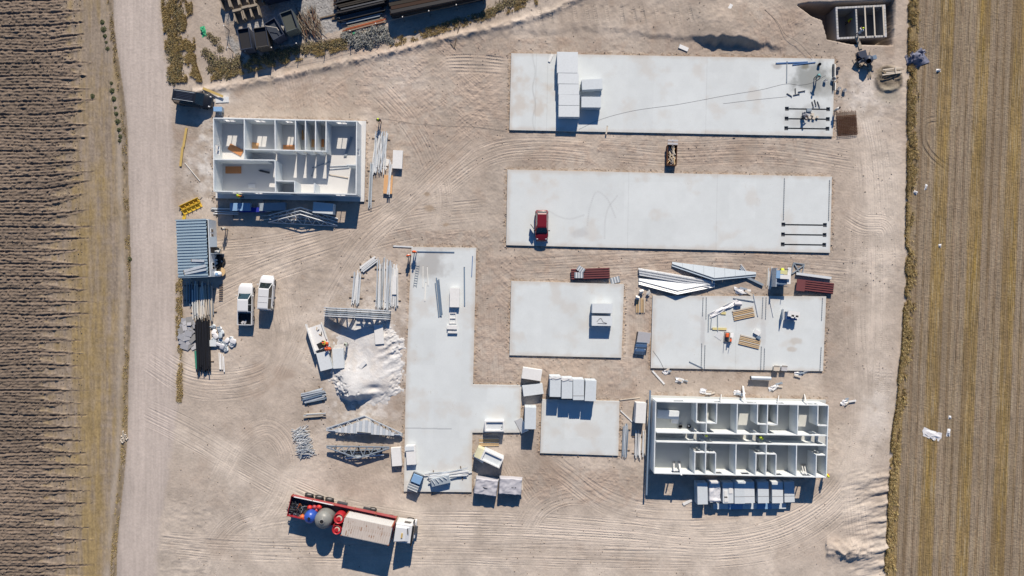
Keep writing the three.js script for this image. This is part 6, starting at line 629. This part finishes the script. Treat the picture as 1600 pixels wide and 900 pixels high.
{ // dry grass: along the stubble edge, the weedy strip and the ditch
  const blades = [0].map(() => { const pos = [], col = []; for (let i = 0; i < 9; i++) { const a = rnd() * 6.28, l = rr(.18, .4), e = rr(.25, .8), c = pick(strawC), x = rr(-.08, .08), z = rr(-.08, .08), dx = Math.cos(a), dz = Math.sin(a), w = .02; const tip = [x + dx * l * e, l * .8, z + dz * l * e]; for (const v of [[x - dz * w, 0, z + dx * w], [x + dz * w, 0, z - dx * w], tip]) { pos.push(...v); col.push(...c); } } const g = new THREE.BufferGeometry(); g.setAttribute('position', new THREE.Float32BufferAttribute(pos, 3)); g.setAttribute('color', new THREE.Float32BufferAttribute(col, 3)); g.computeVertexNormals(); return g; })[0];
  const put = (name, label, list) => { const im = new THREE.InstancedMesh(blades, leafM, list.length), m = new THREE.Matrix4(), q = new THREE.Quaternion(), c = new THREE.Color(); list.forEach(([x, y, s], i) => { const [X, Z] = at(x, y); q.setFromAxisAngle(new THREE.Vector3(0, 1, 0), rnd() * 6.28); m.compose(new THREE.Vector3(X, groundH(x, y) - .02, Z), q, new THREE.Vector3(s, s, s)); im.setMatrixAt(i, m); const v = rr(.6, 1.2); im.setColorAt(i, c.setRGB(v, v * rr(.92, 1), v * rr(.8, 1))); }); im.name = name; im.castShadow = im.receiveShadow = true; im.userData = { label, category: 'grass', kind: 'stuff' }; scene.add(im); };
  const A = []; for (let i = 0; i < 15000; i++) { const y = rr(-40, 940), e = Math.abs(rr(-1, 1) * rr(.1, 1)) * 16 * (.5 + fbm(y / 30, 3, 2)), x = stubL(y) - 1 + e; if (fbm(x / 7, y / 12, 3) > .45) A.push([x, y, rr(.5, 1.4)]); } put('dry_grass', 'ragged dry grass along the edge of the stubble field', A);
  const B = []; for (let i = 0; i < 9000; i++) { const y = rr(-20, 128), x = roadR(y) + rr(-1, 46); if (fbm(x / 9, y / 14, 3) > .45) B.push([x, y, rr(.6, 1.3)]); } for (let i = 0; i < 3500; i++) { const x = rr(330, 545), y = 122 - (x - 330) * .24 + rr(-14, 6); if (fbm(x / 8, y / 8, 3) > .44) B.push([x, y, rr(.5, 1.2)]); } for (let i = 0; i < 2200; i++) { const x = rr(610, 840), y = 70 - (x - 610) * .3 + rr(-9, 6); if (fbm(x / 8, y / 8, 3) > .46) B.push([x, y, rr(.5, 1.1)]); } put('dry_weeds', 'dry brown weeds around the yard and the track end', B);
  const C = []; for (let i = 0; i < 5000; i++) { const y = rr(-20, 920), x = roadL(y) - rr(1, 9); if (fbm(x / 6, y / 20, 3) > .54) C.push([x, y, rr(.3, .65)]); } for (let i = 0; i < 1600; i++) { const y = rr(430, 628), x = roadR(y) + rr(-2, 8); if (fbm(x / 6, y / 14, 3) > .46) C.push([x, y, rr(.4, .9)]); } put('ditch_grass', 'dry grass in the ditch beside the track', C);
}
{ // loose stones
  const g = new THREE.DodecahedronGeometry(.5, 0), put = (name, label, list, m) => { const im = new THREE.InstancedMesh(g, m, list.length), M4 = new THREE.Matrix4(), q = new THREE.Quaternion(), c = new THREE.Color(); list.forEach(([x, y, s], i) => { const [X, Z] = at(x, y); q.setFromEuler(new THREE.Euler(rnd() * 6, rnd() * 6, rnd() * 6)); M4.compose(new THREE.Vector3(X, groundH(x, y) + s * .18, Z), q, new THREE.Vector3(s, s * .7, s * rr(.7, 1.2))); im.setMatrixAt(i, M4); const v = rr(.6, 1.25); im.setColorAt(i, c.setRGB(v, v, v)); }); im.name = name; im.castShadow = im.receiveShadow = true; im.userData = { label, category: 'stones', kind: 'stuff' }; scene.add(im); };
  const L = []; for (let i = 0; i < 9000; i++) { const x = rr(280, 1395), y = rr(-10, 910); if (Object.values(slabs).some((p) => inside(p, x, y)) || inside(pit, x, y)) continue; const n = fbm(x / 40 + 3, y / 40, 3); if (n > .46) L.push([x, y, .05 + .13 * Math.pow(rnd(), 4)]); } for (const key of Object.keys(slabs)) { const p = slabs[key]; for (let i = 0; i < 260; i++) { const k = Math.floor(rnd() * p.length), a = p[k], b = p[(k + 1) % p.length], t = rnd(), x = mix(a[0], b[0], t) + rr(-6, 6), y = mix(a[1], b[1], t) + rr(-6, 6); if (!inside(p, x, y)) L.push([x, y, .06 + .16 * Math.pow(rnd(), 3)]); } } put('loose_stones', 'small stones and clods strewn over the site soil', L, mat(.34, .28, .23, .95));
  const K = []; for (let i = 0; i < 5200; i++) { const x = rr(-20, 128), y = rr(-20, 920); K.push([x, y, .05 + .15 * Math.pow(rnd(), 3)]); } put('soil_clods', 'broken clods of earth over the ploughed field', K, mat(.23, .18, .14, .97));
  const c = at(194, 683), t = thing('stone_heap', 'small heap of white stones on the verge of the track', 'stones', c, gAt(c)); for (let i = 0; i < 60; i++) part('stone', g, M.cream, t, [rr(-.5, .5) * rr(.3, 1), rr(.02, .18), rr(-.9, .9) * rr(.3, 1)], [rnd() * 6, rnd() * 6, 0]).scale.setScalar(rr(.1, .24));
}
// ---------- people ----------
function figure(J, hands) {                                         // J: joints; one continuous skin over tapered bones
  const N = 76, R = 1.0, mc = new MarchingCubes(N, M.skin, false, false, 60000); mc.isolation = 0; const f = mc.field; const bones = [['hip', 'chest', .15, .165], ['chest', 'neck', .15, .065], ['neck', 'head', .06, .105], ['head', 'crown', .1, .095], ...['L', 'R'].flatMap((s) => [['chest', 'sho' + s, .11, .075], ['sho' + s, 'elb' + s, .062, .047], ['elb' + s, 'wri' + s, .045, .03], ['wri' + s, 'hnd' + s, .03, .038], ['hip', 'thi' + s, .13, .1], ['thi' + s, 'kne' + s, .1, .065], ['kne' + s, 'ank' + s, .062, .043], ['ank' + s, 'toe' + s, .045, .035]])].map(([a, b, ra, rb]) => [...J[a], ...J[b], ra, rb]); bones.push([...J.nose, ...J.head, .018, .05]);
  for (let k = 0; k < N; k++) for (let j = 0; j < N; j++) for (let i = 0; i < N; i++) { const x = (i - N / 2) / (N / 2) * R, y = (j - N / 2) / (N / 2) * R + .95, z = (k - N / 2) / (N / 2) * R; let s = 0; let best = 9; for (const b of bones) { const dx = b[3] - b[0], dy = b[4] - b[1], dz = b[5] - b[2], l = dx * dx + dy * dy + dz * dz, t = clamp(((x - b[0]) * dx + (y - b[1]) * dy + (z - b[2]) * dz) / l), d = Math.hypot(x - b[0] - t * dx, y - b[1] - t * dy, z - b[2] - t * dz) - mix(b[6], b[7], t); if (d < best + .12) { const h = Math.max(.05 - Math.abs(best - d), 0) / .05; best = Math.min(best, d) - h * h * .05 / 4; } } f[i + j * N + k * N * N] = -best; }
  mc.update(); const n = mc.count, pos = mc.positionArray.slice(0, n * 3), nor = mc.normalArray.slice(0, n * 3); for (let i = 0; i < n; i++) { pos[i * 3] *= R; pos[i * 3 + 1] = pos[i * 3 + 1] * R + .95; pos[i * 3 + 2] *= R; }
  const g = new THREE.BufferGeometry(); g.setAttribute('position', new THREE.BufferAttribute(new Float32Array(pos), 3)); g.setAttribute('normal', new THREE.BufferAttribute(new Float32Array(nor), 3)); const gs = [g];
  for (const s of ['L', 'R']) { const w = new THREE.Vector3(...J['wri' + s]), h = new THREE.Vector3(...J['hnd' + s]), d = h.clone().sub(w).normalize(), u = new THREE.Vector3(0, 0, 1).cross(d).lengthSq() > .1 ? new THREE.Vector3(0, 0, 1) : new THREE.Vector3(1, 0, 0), sx = u.clone().cross(d).normalize(), bend = sx.clone().multiplyScalar(s === 'L' ? 1 : -1), lat = d.clone().cross(sx).normalize(); const cap = (a, b, r) => { const q = new THREE.CapsuleGeometry(r, a.distanceTo(b), 3, 6); q.applyQuaternion(new THREE.Quaternion().setFromUnitVectors(new THREE.Vector3(0, 1, 0), b.clone().sub(a).normalize())); const c = a.clone().add(b).multiplyScalar(.5); return q.translate(c.x, c.y, c.z); }; for (let i = 0; i < 4; i++) { const a = h.clone().addScaledVector(lat, (i - 1.5) * .02).addScaledVector(d, .02), L = [.036, .042, .039, .031][i], b = a.clone().addScaledVector(d, L), c = b.clone().addScaledVector(d, L * .7).addScaledVector(bend, .018); gs.push(cap(a, b, .009), cap(b, c, .0085)); } const a = h.clone().addScaledVector(lat, .035).addScaledVector(d, -.03), b = a.clone().addScaledVector(lat, .025).addScaledVector(d, .03); gs.push(cap(a, b, .011), cap(b, b.clone().addScaledVector(d, .028), .0095)); }
  const hd = new THREE.Vector3(...J.head), fw = new THREE.Vector3(...J.nose).sub(hd).normalize(), sd = fw.clone().cross(new THREE.Vector3(0, 1, 0)).normalize(); for (const s of [-1, 1]) { const e = hd.clone().addScaledVector(sd, s * .105); gs.push(new THREE.SphereGeometry(.03, 6, 5).scale(.5, 1, .8).translate(e.x, e.y, e.z)); }
  const strip2 = (q) => { const z = q.index ? q.toNonIndexed() : q; z.deleteAttribute('uv'); return z; }; return mergeGeometries(gs.map(strip2));
}
const stand = { hip: [0, .95, 0], chest: [.02, 1.32, 0], neck: [.02, 1.5, 0], head: [.03, 1.62, 0], crown: [.025, 1.68, 0], nose: [.13, 1.61, 0], shoL: [.01, 1.42, -.19], shoR: [.01, 1.42, .19], elbL: [-.03, 1.14, -.27], elbR: [.02, 1.15, .27], wriL: [.06, .92, -.27], wriR: [.14, .95, .24], hndL: [.09, .85, -.27], hndR: [.19, .89, .23], thiL: [0, .88, -.1], thiR: [0, .88, .1], kneL: [.02, .5, -.12], kneR: [.05, .5, .12], ankL: [-.04, .09, -.13], ankR: [0, .09, .13], toeL: [.12, .045, -.15], toeR: [.16, .045, .15] };
const reach = { ...stand, chest: [.2, 1.26, 0], neck: [.3, 1.4, 0], head: [.39, 1.48, 0], crown: [.41, 1.54, 0], nose: [.48, 1.44, 0], shoL: [.22, 1.34, -.19], shoR: [.22, 1.34, .19], elbL: [.42, 1.12, -.24], elbR: [.44, 1.12, .22], wriL: [.62, .98, -.16], wriR: [.64, .99, .14], hndL: [.7, .95, -.14], hndR: [.72, .96, .12], hip: [-.06, .94, 0], thiL: [-.05, .87, -.1], thiR: [-.05, .87, .1], kneL: [-.02, .48, -.13], kneR: [.12, .5, .12], ankR: [.12, .09, .13], toeR: [.28, .045, .14] };
const crouch = { ...stand, hip: [-.1, .36, 0], chest: [.1, .68, 0], neck: [.2, .82, 0], head: [.28, .92, 0], crown: [.29, .98, 0], nose: [.37, .88, 0], shoL: [.1, .77, -.19], shoR: [.1, .77, .19], elbL: [.32, .58, -.24], elbR: [.34, .56, .22], wriL: [.5, .42, -.14], wriR: [.52, .4, .12], hndL: [.57, .36, -.12], hndR: [.6, .34, .1], thiL: [-.06, .36, -.1], thiR: [-.06, .36, .1], kneL: [.28, .44, -.17], kneR: [.28, .42, .17], ankL: [.02, .09, -.16], ankR: [.02, .09, .16], toeL: [.18, .045, -.17], toeR: [.18, .045, .17] };
const poses = [stand, reach, crouch].map((J) => ({ J, g: figure(J) }));
const bodyMats = new Map();
function person(label, x, y, turn, pose, { y0, top = [.55, .08, .02], legs = [.04, .05, .09], hat, vest } = {}) {
  const { J, g } = poses[pose], key = pose + top.join() + legs.join(); if (!bodyMats.has(key)) { const q = g.clone(), P = q.attributes.position, c = []; for (let i = 0; i < P.count; i++) { const X = P.getX(i), Y = P.getY(i), Z = P.getZ(i); const near = (k, r) => Math.hypot(X - J[k][0], Y - J[k][1], Z - J[k][2]) < r; const sk = near('head', .17) || near('crown', .15) || ['L', 'R'].some((s) => near('hnd' + s, .16)), foot = ['L', 'R'].some((s) => near('toe' + s, .12) || near('ank' + s, .1)), lower = Y < J.hip[1] + .06 || (pose === 2 && Y < .5 && X < .4); c.push(...(sk ? [.36, .2, .13] : foot ? [.05, .04, .03] : lower ? legs : top)); } q.setAttribute('color', new THREE.Float32BufferAttribute(c, 3)); bodyMats.set(key, q); }
  const p = at(x, y, (y0 ?? 0) + 1.6), t = thing('person', label, 'person', p, y0 ?? gAt(p), turn); part('body', bodyMats.get(key), leafM, t);
  if (hat) { const h = part('helmet', hatG, hat, t, [J.crown[0] - .01, J.crown[1] + .0, 0]); h.rotation.z = pose ? -.5 : 0; part('helmet_brim', brimG, hat, h); } else part('hair', hairG, M.black, t, [J.crown[0] - .03, J.crown[1] - .01, 0]);
  if (vest) { const a = new THREE.Vector3(...J.hip), b = new THREE.Vector3(...J.chest), L = a.distanceTo(b); const v = part('vest', vestG, vest, t, [a.x, a.y + .02, 0]); v.rotation.z = -Math.atan2(b.x - a.x, b.y - a.y); }
}
const hatG = new THREE.LatheGeometry([[.001, .115], [.06, .105], [.105, .06], [.128, .0], [.128, -.02]].map((q) => new THREE.Vector2(...q)), 16), brimG = hull(sym([[.1, -.02, .09], [.19, -.025, .05], [.12, -.01, .08], [.19, -.015, .03]])), hairG = new THREE.SphereGeometry(.118, 12, 8, 0, 6.29, 0, 1.75), vestG = new THREE.LatheGeometry([[.185, .02], [.19, .1], [.195, .25], [.18, .4], [.12, .5]].map((q) => new THREE.Vector2(...q)), 16).scale(.95, 1, 1.12);
person('person in orange vest and helmet standing at the corner of the slab, nearer its middle', 646.5, 393, 100, 0, { y0: SLAB, hat: M.orange, vest: M.orange }); person('person with orange helmet standing just off the slab corner on soil', 637.5, 399, 80, 0, { hat: M.orange, vest: M.white });
person('person in orange bending over the white bench, upper of two', 509, 537.5, 200, 1, { hat: M.orange, vest: M.orange, top: [.5, .45, .05] }); person('person in orange beside the white bench, lower of two', 513, 546, 195, 1, { hat: M.orange, vest: M.orange }); person('person in pale clothes standing by the stack near the sand heap', 539, 538.5, 160, 0, { top: [.45, .5, .42], legs: [.2, .2, .2] });
person('person in white shirt walking on open soil below the shell shade', 346.5, 357, 80, 0, { top: [.6, .58, .52], legs: [.25, .2, .15] }); person('person in yellow vest working in the shade of the smaller shell wall', 371, 306, -90, 0, { y0: SLAB + 0, hat: M.hiviz, vest: M.hiviz }); person('person with yellow helmet on open soil beside the smaller shell', 590.5, 186, 90, 0, { hat: M.hiviz, top: [.03, .03, .04] });
person('person in yellow vest down in the left chamber of the tank', 1330, 30, 20, 0, { y0: -2.86, hat: M.hiviz, vest: M.hiviz }); person('person with yellow helmet standing at the tank partition', 1347, 48, -60, 1, { y0: -.05 - .2, hat: M.hiviz, top: [.5, .5, .5] });
person('person with yellow helmet in the passage near the first doors', 1103, 680.5, 30, 0, { y0: SLAB, hat: M.hiviz, top: [.5, .5, .45] }); person('person with yellow helmet in the passage by the middle doors', 1191, 685, 90, 0, { y0: SLAB, hat: M.hiviz, top: [.2, .3, .05], vest: M.hiviz }); person('person in yellow vest outside the corner of the larger shell', 1294, 744, 60, 0, { hat: M.hiviz, vest: M.hiviz });
person('person crouching over the slots of the north slab', 1262, 178, 40, 2, { y0: SLAB, top: [.06, .07, .1], legs: [.05, .05, .06] }); person('person in teal shirt on the damp end of the north slab', 1283, 115, 120, 1, { y0: SLAB, top: [.12, .28, .30], legs: [.03, .03, .04] }); person('person in white standing on soil above the rebar mats', 1312, 168, 70, 0, { top: [.62, .62, .6], legs: [.3, .3, .3] }); person('person in yellow vest beside the material cage above the wide slab', 1225, 421, 90, 1, { hat: M.hiviz, vest: M.hiviz, top: [.5, .5, .1] });
renderer.render(scene, camera);
